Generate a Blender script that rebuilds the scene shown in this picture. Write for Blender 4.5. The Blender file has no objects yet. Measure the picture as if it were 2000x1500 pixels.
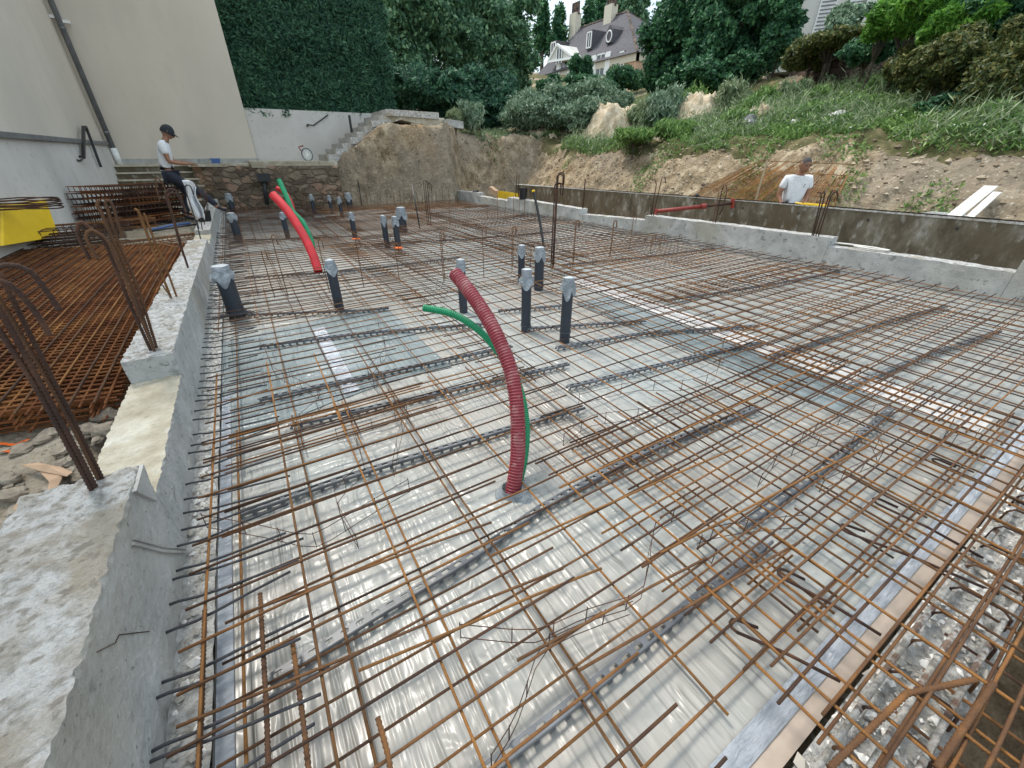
import bpy, bmesh, math, random
import numpy as np
from mathutils import Vector, noise, Matrix
rnd = random.Random(7)
npr = np.random.RandomState(11)
S = bpy.context.scene
R = math.radians
H = 1.3                                  # eye height above the top reinforcing mat (z = 0)
FPX = 789.; PITCH = math.atan(450/789.); YAW = math.atan(557/908.)

# ------------------------------------------------------------------ camera
cd = bpy.data.cameras.new('camera'); cam = bpy.data.objects.new('camera', cd)
S.collection.objects.link(cam)
cam.location = (0, 0, H); cam.rotation_euler = (math.pi/2-PITCH, 0, -YAW)
cd.sensor_width = 36; cd.lens = FPX/2000*36; cd.clip_start = .03; cd.clip_end = 2000
S.camera = cam
# ------------------------------------------------------------------ sky, sun, exposure
SUN_EL, SUN_AZ = 60, -12                 # azimuth from +Y towards +X
w = bpy.data.worlds.new('World'); S.world = w; w.use_nodes = True
nt = w.node_tree; nt.nodes.clear()
out = nt.nodes.new('ShaderNodeOutputWorld'); bg = nt.nodes.new('ShaderNodeBackground')
sky = nt.nodes.new('ShaderNodeTexSky'); sky.sky_type = 'NISHITA'; sky.sun_disc = False
sky.sun_elevation = R(SUN_EL); sky.sun_rotation = R(SUN_AZ); sky.dust_density = 2.5; sky.air_density = 1.2; sky.ozone_density = 1
tc = nt.nodes.new('ShaderNodeTexCoord'); mp = nt.nodes.new('ShaderNodeMapping'); mp.inputs['Scale'].default_value = (1.2, 1.2, 3)
cn = nt.nodes.new('ShaderNodeTexNoise'); cn.inputs['Scale'].default_value = 1.6; cn.inputs['Detail'].default_value = 6
cr = nt.nodes.new('ShaderNodeValToRGB'); cr.color_ramp.elements[0].position = .40; cr.color_ramp.elements[1].position = .62
cr.color_ramp.elements[0].color = (.45, .45, .45, 1)
mx = nt.nodes.new('ShaderNodeMix'); mx.data_type = 'RGBA'; mx.inputs['B'].default_value = (6.9, 7.9, 8.5, 1)
nt.links.new(tc.outputs['Generated'], mp.inputs[0]); nt.links.new(mp.outputs[0], cn.inputs['Vector'])
nt.links.new(cn.outputs['Fac'], cr.inputs[0]); nt.links.new(cr.outputs[0], mx.inputs['Factor'])
nt.links.new(sky.outputs[0], mx.inputs['A']); nt.links.new(mx.outputs['Result'], bg.inputs[0])
bg.inputs[1].default_value = .12; nt.links.new(bg.outputs[0], out.inputs[0])
sl = bpy.data.lights.new('sun', 'SUN'); sl.energy = 2.0; sl.angle = R(13); sl.color = (1, .95, .87)
sun = bpy.data.objects.new('sun', sl); S.collection.objects.link(sun)
sd = Vector((math.sin(R(SUN_AZ))*math.cos(R(SUN_EL)), math.cos(R(SUN_AZ))*math.cos(R(SUN_EL)), math.sin(R(SUN_EL))))
sun.rotation_euler = sd.to_track_quat('Z', 'Y').to_euler(); sun.location = (0, 0, 30)
S.view_settings.view_transform = 'Standard'; S.view_settings.look = 'None'
S.view_settings.exposure = 0.70; S.view_settings.gamma = 1

# ------------------------------------------------------------------ measuring helpers (photo pixel -> world)
def ray(x, y):
    a = (x-1000)/FPX; b = (750-y)/FPX
    f = math.cos(PITCH)+b*math.sin(PITCH); u = -math.sin(PITCH)+b*math.cos(PITCH)
    return Vector((a*math.cos(YAW)+f*math.sin(YAW), -a*math.sin(YAW)+f*math.cos(YAW), u))
def gr(x, y, z=0.):
    r = ray(x, y); t = (z-H)/r.z; return Vector((r.x*t, r.y*t, z))
def atY(x, y, Y):
    r = ray(x, y); t = Y/r.y; return Vector((r.x*t, Y, H+r.z*t))
def atX(x, y, X):
    r = ray(x, y); t = X/r.x; return Vector((X, r.y*t, H+r.z*t))
def un(x, y, d):                         # at forward depth d
    return Vector((0, 0, H))+ray(x, y)*d
def hd(x, y, D):                         # at horizontal distance D
    r = ray(x, y); return Vector((0, 0, H))+r*(D/math.hypot(r.x, r.y))
def row(X, Y, z):
    hh = X*math.sin(YAW)+Y*math.cos(YAW); z -= H
    return 750-FPX*(hh*math.sin(PITCH)+z*math.cos(PITCH))/(hh*math.cos(PITCH)-z*math.sin(PITCH))
def zt(X, Y, y):
    lo, hi = -2., 3.
    for _ in range(40):
        m = (lo+hi)/2
        if row(X, Y, m) > y: lo = m
        else: hi = m
    return m

# ------------------------------------------------------------------ object helpers
def tag(o, label=None, cat=None, group=None, kind=None):
    if label: o['label'] = label
    if cat: o['category'] = cat
    if group: o['group'] = group
    if kind: o['kind'] = kind
    return o
def link(o, parent=None):
    S.collection.objects.link(o)
    if parent: o.parent = parent
    return o
def thing(name, loc, label, cat, group=None, rz=0):
    o = bpy.data.objects.new(name, None); link(o); o.location = loc; o.rotation_euler = (0, 0, rz); o.empty_display_size = .1
    return tag(o, label, cat, group)
def copy_tree(o, parent=None):
    c = o.copy(); S.collection.objects.link(c); c.parent = parent
    for ch in list(o.children): copy_tree(ch, c)
    return c
class MB:
    def __init__(s): s.v = []; s.f = []; s.m = []
    def add(s, vs, fs, mi=0):
        n = len(s.v); s.v += [tuple(v) for v in vs]; s.f += [tuple(i+n for i in f) for f in fs]; s.m += [mi]*len(fs)
    def box(s, c, d, rot=None, mi=0):
        M = rot.to_3x3() if rot is not None else Matrix.Identity(3); c = Vector(c)
        vs = [c+M@Vector((x*d[0]/2, y*d[1]/2, z*d[2]/2)) for x in (-1, 1) for y in (-1, 1) for z in (-1, 1)]
        s.add(vs, [(0, 1, 3, 2), (4, 6, 7, 5), (0, 4, 5, 1), (2, 3, 7, 6), (0, 2, 6, 4), (1, 5, 7, 3)], mi)
    def prism(s, poly, d, mi=0):          # poly: 3D points of one face, d: extrusion vector
        n = len(poly); d = Vector(d); a = [Vector(p) for p in poly]
        s.add(a+[p+d for p in a], [tuple(range(n))[::-1], tuple(range(n, 2*n))]+[(i, (i+1) % n, n+(i+1) % n, n+i) for i in range(n)], mi)
    def tube(s, pts, r, n=6, caps=True, mi=0):
        pts = [Vector(p) for p in pts]; k = len(pts)
        rs = r if isinstance(r, (list, tuple)) else [r]*k
        up = None; vs = []
        for i, p in enumerate(pts):
            t = (pts[min(i+1, k-1)]-pts[max(i-1, 0)])
            t = t.normalized() if t.length > 1e-9 else Vector((0, 0, 1))
            if up is None:
                up = t.orthogonal().normalized()
            up = (up-t*up.dot(t)); up = up.normalized() if up.length > 1e-6 else t.orthogonal().normalized()
            b = t.cross(up)
            for j in range(n):
                a = 2*math.pi*j/n; vs.append(p+(up*math.cos(a)+b*math.sin(a))*rs[i])
        fs = [(i*n+j, i*n+(j+1) % n, (i+1)*n+(j+1) % n, (i+1)*n+j) for i in range(k-1) for j in range(n)]
        if caps: fs += [tuple(range(n))[::-1], tuple((k-1)*n+j for j in range(n))]
        s.add(vs, fs, mi)
    def build(s, name, mat, parent=None, smooth=False, **kw):
        me = bpy.data.meshes.new(name); me.from_pydata(s.v, [], s.f); me.update()
        for m in (mat if isinstance(mat, (list, tuple)) else [mat]): me.materials.append(m)
        if isinstance(mat, (list, tuple)): me.polygons.foreach_set('material_index', s.m)
        if smooth: me.polygons.foreach_set('use_smooth', [True]*len(me.polygons))
        o = bpy.data.objects.new(name, me); link(o, parent)
        return tag(o, **kw)
def npmesh(name, V, F, mat, parent=None, smooth=False, **kw):
    me = bpy.data.meshes.new(name); V = np.asarray(V, np.float32); F = np.asarray(F, np.int32); k = F.shape[1]
    me.vertices.add(len(V)); me.vertices.foreach_set('co', V.ravel())
    me.loops.add(F.size); me.loops.foreach_set('vertex_index', F.ravel())
    me.polygons.add(len(F)); me.polygons.foreach_set('loop_start', np.arange(0, F.size, k, dtype=np.int32))
    me.polygons.foreach_set('loop_total', np.full(len(F), k, np.int32))
    if smooth: me.polygons.foreach_set('use_smooth', np.ones(len(F), bool))
    me.update(); me.validate(); me.materials.append(mat)
    o = bpy.data.objects.new(name, me); link(o, parent)
    return tag(o, **kw)
def fbm(x, y, z, o=4):
    v = 0; a = 1
    for i in range(o):
        v += a*noise.noise((x, y, z)); x *= 2.03; y *= 2.03; z *= 2.03; a *= .5
    return v

# ------------------------------------------------------------------ materials
def mat(name, stops, scale=5, rough=.8, bump=0, bscale=None, metal=0, stretch=(1, 1, 1), detail=8, spec=.5, rot=(0, 0, 0), island=0, trans=0, layer=None, rough2=None):
    m = bpy.data.materials.new(name); m.use_nodes = True; n = m.node_tree; L = n.links; b = n.nodes['Principled BSDF']
    tc = n.nodes.new('ShaderNodeTexCoord'); mp = n.nodes.new('ShaderNodeMapping'); mp.inputs['Scale'].default_value = stretch; mp.inputs['Rotation'].default_value = rot
    L.new(tc.outputs['Object'], mp.inputs[0])
    no = n.nodes.new('ShaderNodeTexNoise'); no.inputs['Scale'].default_value = scale; no.inputs['Detail'].default_value = detail; no.inputs['Roughness'].default_value = .62
    L.new(mp.outputs[0], no.inputs['Vector'])
    fac = no.outputs['Fac']
    if island:
        ge = n.nodes.new('ShaderNodeNewGeometry'); mm = n.nodes.new('ShaderNodeMix'); mm.inputs['Factor'].default_value = island
        L.new(no.outputs['Fac'], mm.inputs['A']); L.new(ge.outputs['Random Per Island'], mm.inputs['B']); fac = mm.outputs['Result']
    cr = n.nodes.new('ShaderNodeValToRGB'); e = cr.color_ramp.elements
    while len(e) < len(stops): e.new(.5)
    for i, (p, c) in enumerate(stops): e[i].position = p; e[i].color = (*c, 1)
    L.new(fac, cr.inputs[0]); col = cr.outputs[0]
    if layer:                            # (scale, lo, hi, colour, amount)
        for (sc, lo, hi, c, am) in layer:
            n2 = n.nodes.new('ShaderNodeTexNoise'); n2.inputs['Scale'].default_value = sc; n2.inputs['Detail'].default_value = 5
            L.new(mp.outputs[0], n2.inputs['Vector'])
            mr = n.nodes.new('ShaderNodeMapRange'); mr.inputs['From Min'].default_value = lo; mr.inputs['From Max'].default_value = hi; mr.inputs['To Max'].default_value = am
            L.new(n2.outputs['Fac'], mr.inputs[0])
            mc = n.nodes.new('ShaderNodeMix'); mc.data_type = 'RGBA'; mc.inputs['B'].default_value = (*c, 1)
            L.new(mr.outputs[0], mc.inputs['Factor']); L.new(col, mc.inputs['A']); col = mc.outputs['Result']
    L.new(col, b.inputs['Base Color'])
    b.inputs['Roughness'].default_value = rough; b.inputs['Metallic'].default_value = metal; b.inputs['Specular IOR Level'].default_value = spec
    if rough2 is not None:
        mr = n.nodes.new('ShaderNodeMapRange'); mr.inputs['To Min'].default_value = rough; mr.inputs['To Max'].default_value = rough2
        L.new(no.outputs['Fac'], mr.inputs[0]); L.new(mr.outputs[0], b.inputs['Roughness'])
    if bump:
        bs = n.nodes.new('ShaderNodeTexNoise'); bs.inputs['Scale'].default_value = bscale or scale*3; bs.inputs['Detail'].default_value = 8; bs.inputs['Roughness'].default_value = .65
        L.new(mp.outputs[0], bs.inputs['Vector']); bp = n.nodes.new('ShaderNodeBump'); bp.inputs['Strength'].default_value = min(1, bump); bp.inputs['Distance'].default_value = .02*max(1, bump)
        L.new(bs.outputs['Fac'], bp.inputs['Height']); L.new(bp.outputs[0], b.inputs['Normal'])
    if trans:
        tr = n.nodes.new('ShaderNodeBsdfTranslucent'); ms = n.nodes.new('ShaderNodeMixShader'); ms.inputs[0].default_value = trans
        L.new(col, tr.inputs['Color']); L.new(b.outputs[0], ms.inputs[1]); L.new(tr.outputs[0], ms.inputs[2])
        L.new(ms.outputs[0], n.nodes['Material Output'].inputs[0])
    return m
def flat(name, c, rough=.6, metal=0, spec=.5, var=.15, scale=12, bump=0):
    return mat(name, [(.3, tuple(x*(1-var) for x in c)), (.7, tuple(min(1, x*(1+var)) for x in c))], scale, rough, bump, metal=metal, spec=spec)
M = {}
M['rust'] = mat('rusty_steel', [(.22, (.05, .035, .03)), (.38, (.115, .065, .045)), (.53, (.215, .11, .055)), (.7, (.43, .195, .065))], 5.5, .85, .8, 330, spec=.25, detail=10, island=.32)
M['rust_o'] = mat('orange_rusty_steel', [(.22, (.09, .053, .036)), (.42, (.225, .115, .05)), (.64, (.46, .215, .07))], 6, .85, .8, 330, spec=.2, island=.3)
M['rust_d'] = mat('dark_rusty_steel', [(.3, (.03, .021, .018)), (.5, (.07, .038, .028)), (.68, (.17, .08, .045))], 5, .85, .5, 260, spec=.3)
M['steel_d'] = mat('dark_mill_scale_steel', [(.3, (.03, .032, .038)), (.6, (.07, .07, .078)), (.8, (.14, .09, .06))], 9, .6, .4, 250, metal=.3)
M['rust_s'] = mat('rust_stacked_mesh', [(.3, (.085, .03, .014)), (.5, (.19, .07, .026)), (.7, (.33, .15, .05))], 3, .85, .4, 200, spec=.2)
M['conc'] = mat('grey_cast_concrete', [(.3, (.31, .315, .30)), (.5, (.43, .43, .415)), (.7, (.57, .565, .545))], 4.5, .9, .6, 60, layer=[(1.1, .5, .68, (.30, .27, .20), .6), (12, .6, .7, (.13, .13, .12), .65), (40, .64, .7, (.09, .09, .09), .6), (3, .6, .68, (.5, .5, .48), .5)])
M['conc_top'] = mat('white_rough_concrete_top', [(.28, (.33, .30, .25)), (.42, (.56, .54, .50)), (.56, (.80, .79, .77))], 22, .95, 2.2, 90, layer=[(2.8, .54, .64, (.48, .40, .29), .7), (30, .55, .65, (.34, .30, .25), .85), (9, .6, .68, (.5, .44, .36), .6)])
M['conc_b'] = mat('beige_worn_concrete_top', [(.3, (.33, .28, .2)), (.5, (.48, .43, .33)), (.68, (.64, .6, .5))], 5, .95, .8, 60, layer=[(3, .6, .7, (.75, .73, .68), .8)])
M['splash'] = mat('cement_splashed_bar', [(.3, (.30, .26, .21)), (.45, (.55, .52, .47)), (.6, (.78, .76, .72))], 30, .95, 1.2, 90, layer=[(14, .52, .6, (.20, .10, .055), .85)])
M['footing'] = mat('rubble_concrete', [(.3, (.30, .27, .23)), (.42, (.58, .55, .50)), (.56, (.80, .78, .74))], 30, .95, 2.0, 70)
M['form'] = mat('stained_formwork_concrete', [(.32, (.055, .043, .026)), (.45, (.11, .09, .058)), (.55, (.17, .15, .11)), (.68, (.40, .385, .35))], 3.6, .8, .3, 30, stretch=(1, 1, .55), layer=[(1.2, .48, .6, (.10, .075, .042), .7), (9, .58, .68, (.46, .45, .42), .45)])
M['render'] = mat('beige_wall_render', [(.3, (.60, .535, .445)), (.7, (.69, .625, .53))], .5, .92, .25, 160, stretch=(1, 1, .45), layer=[(.35, .42, .7, (.50, .455, .39), .7), (1.7, .56, .72, (.50, .46, .40), .4), (7, .62, .75, (.46, .42, .36), .3)])
M['render_l'] = mat('pale_grey_wall_render', [(.3, (.58, .56, .52)), (.7, (.66, .64, .60))], .8, .92, .25, 120, stretch=(1, 1, .9), layer=[(.6, .48, .72, (.40, .38, .35), .6), (3, .58, .75, (.38, .36, .33), .3), (11, .62, .72, (.26, .24, .22), .4)])
M['earth'] = mat('excavated_earth', [(.28, (.10, .075, .048)), (.42, (.23, .175, .11)), (.54, (.36, .28, .185)), (.68, (.56, .465, .33))], 3.5, 1, 4.5, 7, detail=14, spec=.1, layer=[(.3, .46, .56, (.29, .25, .20), .6), (.45, .54, .66, (.42, .27, .13), .5), (22, .6, .68, (.62, .55, .45), .7), (9, .6, .68, (.10, .072, .048), .65)])
M['soil'] = mat('overgrown_soil', [(.3, (.05, .055, .022)), (.5, (.11, .105, .05)), (.7, (.26, .21, .12))], 2.5, 1, 3, 9, detail=10, spec=.1)
M['yard'] = mat('trodden_yard_ground', [(.3, (.24, .19, .135)), (.45, (.40, .34, .26)), (.6, (.54, .47, .37)), (.75, (.66, .60, .5))], 5, 1, 3, 22, detail=12, spec=.1, layer=[(30, .6, .68, (.14, .11, .08), .6), (.8, .5, .7, (.34, .25, .15), .5)])
M['mud'] = mat('dark_trench_mud', [(.3, (.075, .05, .028)), (.5, (.18, .125, .075)), (.7, (.34, .25, .16))], 6, 1, 3, 25, detail=12, spec=.15)
M['film'] = None
M['tape'] = mat('silver_adhesive_tape', [(.3, (.42, .46, .52)), (.6, (.74, .78, .84))], 9, .3, 1.2, 14, metal=.7, stretch=(1, 4, 1))
M['pvc'] = flat('dark_grey_pvc', (.030, .038, .052), .45, var=.12, scale=5)
M['ducttape'] = mat('grey_duct_tape', [(.3, (.2, .22, .24)), (.7, (.34, .36, .39))], 30, .35, .5, 60, metal=.3)
M['wrap'] = mat('clear_plastic_wrap', [(.3, (.26, .30, .34)), (.55, (.42, .46, .49)), (.75, (.7, .73, .76))], 22, .2, 1, 30, trans=.3)
M['cap'] = flat('white_plastic_wrap_top', (.52, .56, .58), .25, bump=.6, scale=40)
M['red'] = flat('bright_red_plastic', (.58, .022, .03), .45, var=.2, scale=9)
M['dred'] = mat('dark_red_corrugated_plastic', [(.3, (.20, .022, .032)), (.7, (.30, .045, .06))], 5, .5, 0, spec=.45, layer=[(12, .52, .7, (.42, .22, .21), .4), (45, .6, .7, (.5, .38, .34), .4)])
M['green'] = mat('green_corrugated_plastic', [(.3, (.0, .19, .075)), (.7, (.005, .29, .12))], 8, .38, spec=.5)
M['black'] = flat('black_plastic', (.014, .014, .016), .4)
M['yellow'] = flat('yellow_painted_board', (.78, .52, .015), .55, var=.1, scale=3)
M['spacer'] = mat('grey_plastic_spacer', [(.3, (.06, .063, .07)), (.7, (.15, .158, .17))], 7, .42)
M['wood'] = mat('weathered_wood', [(.3, (.34, .27, .17)), (.7, (.5, .42, .3))], 8, .85, .4, 30, stretch=(1, 1, .1))
M['plank'] = mat('pale_plank', [(.3, (.5, .48, .44)), (.7, (.68, .66, .62))], 6, .8, .3, 40)
M['orange'] = flat('orange_marking_spray', (.75, .13, .01), .8)
M['redprop'] = flat('red_oxide_painted_steel', (.26, .035, .025), .55, var=.25)
M['zinc'] = mat('weathered_zinc_pipe', [(.3, (.13, .135, .145)), (.7, (.23, .24, .255))], 6, .5, metal=.4)
M['iron'] = flat('black_painted_iron', (.02, .02, .022), .5)
M['stone'] = mat('rubble_stone', [(.3, (.16, .13, .10)), (.5, (.30, .25, .19)), (.7, (.46, .41, .34))], 6, .95, 1, 25)
M['blue'] = flat('blue_plastic', (.07, .14, .34), .45, var=.3, scale=20)
M['white'] = flat('white_cloth', (.74, .75, .77), .9, var=.04, scale=7, bump=.8)
M['skin'] = flat('tanned_skin', (.30, .145, .085), .55, var=.1)
M['navy'] = flat('dark_navy_trousers', (.022, .026, .042), .85, var=.3)
M['capc'] = flat('dark_grey_cap_cloth', (.018, .024, .03), .8)
M['hair'] = flat('dark_grey_hair', (.06, .055, .052), .8, var=.4, scale=60)
M['card'] = flat('torn_cardboard', (.42, .28, .18), .9)
M['foam'] = flat('pinkish_insulation_board', (.40, .325, .265), .85, var=.12)
M['aggr'] = mat('pale_aggregate', [(.3, (.42, .39, .34)), (.5, (.6, .57, .52)), (.7, (.85, .83, .79))], 9, .95, island=.8)
def brickmat(name, c1, c2, mort, sc, w=.5, h=.25, bump=.5, ms=.02):
    m = mat(name, [(.4, c1), (.6, c2)], 3, .92); n = m.node_tree; L = n.links; b = n.nodes['Principled BSDF']
    br = n.nodes.new('ShaderNodeTexBrick'); br.inputs['Scale'].default_value = sc; br.inputs['Mortar Size'].default_value = ms
    br.inputs['Brick Width'].default_value = w; br.inputs['Row Height'].default_value = h
    br.inputs['Color1'].default_value = (*c1, 1); br.inputs['Color2'].default_value = (*c2, 1); br.inputs['Mortar'].default_value = (*mort, 1)
    tc = n.nodes['Texture Coordinate']; sx = n.nodes.new('ShaderNodeSeparateXYZ'); cb = n.nodes.new('ShaderNodeCombineXYZ'); ad = n.nodes.new('ShaderNodeMath')
    L.new(tc.outputs['Object'], sx.inputs[0]); L.new(sx.outputs[0], ad.inputs[0]); L.new(sx.outputs[1], ad.inputs[1]); L.new(ad.outputs[0], cb.inputs[0]); L.new(sx.outputs[2], cb.inputs[1])
    ns = n.nodes.new('ShaderNodeTexNoise'); ns.inputs['Scale'].default_value = 3; mv = n.nodes.new('ShaderNodeMix'); mv.data_type = 'VECTOR'; mv.inputs['Factor'].default_value = .08
    L.new(tc.outputs['Object'], ns.inputs['Vector']); L.new(cb.outputs[0], mv.inputs[4]); L.new(ns.outputs['Color'], mv.inputs[5]); L.new(mv.outputs[1], br.inputs['Vector'])
    mc = n.nodes.new('ShaderNodeMix'); mc.data_type = 'RGBA'; mc.blend_type = 'MULTIPLY'; mc.inputs['Factor'].default_value = .5
    n3 = n.nodes.new('ShaderNodeTexNoise'); n3.inputs['Scale'].default_value = 2.5; n3.inputs['Detail'].default_value = 8; r3 = n.nodes.new('ShaderNodeMapRange'); r3.inputs['To Min'].default_value = .4; r3.inputs['To Max'].default_value = 1.5
    L.new(n3.outputs['Fac'], r3.inputs[0]); L.new(br.outputs['Color'], mc.inputs['A']); L.new(r3.outputs[0], mc.inputs['B']); L.new(mc.outputs['Result'], b.inputs['Base Color'])
    bp = n.nodes.new('ShaderNodeBump'); bp.inputs['Strength'].default_value = bump; bp.inputs['Distance'].default_value = .03; L.new(br.outputs['Fac'], bp.inputs['Height']); bp.invert = True; L.new(bp.outputs[0], b.inputs['Normal'])
    return m
def rubblemat(name, stops, mort, sc, fl=1.9):
    m = mat(name, stops, 3, .95); n = m.node_tree; L = n.links; b = n.nodes['Principled BSDF']; mp = n.nodes['Mapping']; mp.inputs['Scale'].default_value = (1, 1, fl)
    ns = n.nodes.new('ShaderNodeTexNoise'); ns.inputs['Scale'].default_value = 3; mv = n.nodes.new('ShaderNodeMix'); mv.data_type = 'VECTOR'; mv.inputs['Factor'].default_value = .3
    L.new(mp.outputs[0], ns.inputs['Vector']); L.new(mp.outputs[0], mv.inputs[4]); L.new(ns.outputs['Color'], mv.inputs[5])
    v = n.nodes.new('ShaderNodeTexVoronoi'); v.inputs['Scale'].default_value = sc; L.new(mv.outputs[1], v.inputs['Vector'])
    e = n.nodes.new('ShaderNodeTexVoronoi'); e.feature = 'DISTANCE_TO_EDGE'; e.inputs['Scale'].default_value = sc; L.new(mv.outputs[1], e.inputs['Vector'])
    cr = n.nodes['Color Ramp']; sx = n.nodes.new('ShaderNodeSeparateColor'); L.new(v.outputs['Color'], sx.inputs[0]); ad = n.nodes.new('ShaderNodeMix'); ad.inputs['Factor'].default_value = .5
    L.new(sx.outputs[0], ad.inputs['A']); L.new(n.nodes['Noise Texture'].outputs['Fac'], ad.inputs['B']); L.new(ad.outputs['Result'], cr.inputs[0])
    mr = n.nodes.new('ShaderNodeMapRange'); mr.inputs['From Max'].default_value = .16; mr.inputs['To Min'].default_value = .35; L.new(e.outputs['Distance'], mr.inputs[0])
    mc = n.nodes.new('ShaderNodeMix'); mc.data_type = 'RGBA'; mc.inputs['A'].default_value = (*mort, 1); L.new(mr.outputs[0], mc.inputs['Factor']); L.new(cr.outputs[0], mc.inputs['B']); L.new(mc.outputs['Result'], b.inputs['Base Color'])
    n2 = n.nodes.new('ShaderNodeTexNoise'); n2.inputs['Scale'].default_value = 22; n2.inputs['Detail'].default_value = 8; L.new(mp.outputs[0], n2.inputs['Vector']); ma = n.nodes.new('ShaderNodeMath'); ma.operation = 'MULTIPLY_ADD'; ma.inputs[1].default_value = .5
    L.new(n2.outputs['Fac'], ma.inputs[0]); L.new(mr.outputs[0], ma.inputs[2]); bp = n.nodes.new('ShaderNodeBump'); bp.inputs['Strength'].default_value = 1; bp.inputs['Distance'].default_value = .05; L.new(ma.outputs[0], bp.inputs['Height']); L.new(bp.outputs[0], b.inputs['Normal'])
    return m
M['stonewall'] = rubblemat('old_rubble_stonework', [(.25, (.13, .10, .07)), (.45, (.21, .165, .12)), (.6, (.31, .25, .18)), (.8, (.40, .24, .17))], (.11, .085, .06), 4.6)
M['brownwall'] = rubblemat('brown_brick_retaining_wall', [(.3, (.07, .05, .042)), (.5, (.13, .09, .07)), (.7, (.22, .155, .12))], (.05, .04, .032), 3.4, 2.6)
M['housebrick'] = brickmat('pale_orange_brick', (.46, .27, .17), (.55, .34, .22), (.5, .40, .3), 5, .5, .2, .2)
M['slate'] = brickmat('grey_roof_tiles', (.085, .08, .09), (.13, .12, .13), (.05, .05, .055), 6, .5, .3, .4)
M['stucco'] = flat('cream_stucco', (.56, .51, .41), .9)
M['wpaint'] = flat('white_paint', (.78, .78, .76), .7)
M['glass'] = flat('dark_window_glass', (.03, .04, .05), .1, spec=.8)
def leafmat(name, stops, tr=.25):
    return mat(name, stops, .9, .55, trans=tr, island=.55, detail=3, spec=.35)
M['cypress'] = leafmat('dark_cypress_foliage', [(.2, (.02, .07, .05)), (.5, (.05, .14, .085)), (.8, (.13, .28, .15))], .3)
M['leaf1'] = leafmat('blue_green_leaves', [(.2, (.05, .13, .08)), (.5, (.12, .25, .135)), (.8, (.32, .5, .26))])
M['leaf2'] = leafmat('dark_green_leaves', [(.2, (.018, .07, .04)), (.5, (.045, .14, .065)), (.8, (.13, .30, .12))])
M['leaf3'] = leafmat('silver_green_leaves', [(.2, (.08, .15, .095)), (.5, (.19, .29, .18)), (.8, (.42, .52, .38))])
M['leaf4'] = leafmat('lime_green_leaves', [(.2, (.04, .13, .02)), (.5, (.11, .28, .035)), (.8, (.26, .5, .08))], .35)
M['leaf5'] = leafmat('olive_rust_leaves', [(.2, (.035, .06, .02)), (.5, (.10, .135, .04)), (.8, (.28, .25, .08))])
M['weed'] = leafmat('weed_leaves', [(.2, (.06, .14, .035)), (.5, (.15, .28, .07)), (.8, (.36, .5, .17))], .3)
M['dryweed'] = leafmat('grey_green_weeds', [(.2, (.09, .14, .07)), (.5, (.2, .28, .14)), (.8, (.46, .5, .32))], .3)
M['flower'] = flat('white_blossom', (.8, .8, .75), .8)
M['bark'] = mat('tree_bark', [(.3, (.05, .04, .03)), (.7, (.12, .095, .07))], 8, .95, .8, 25)

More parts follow.
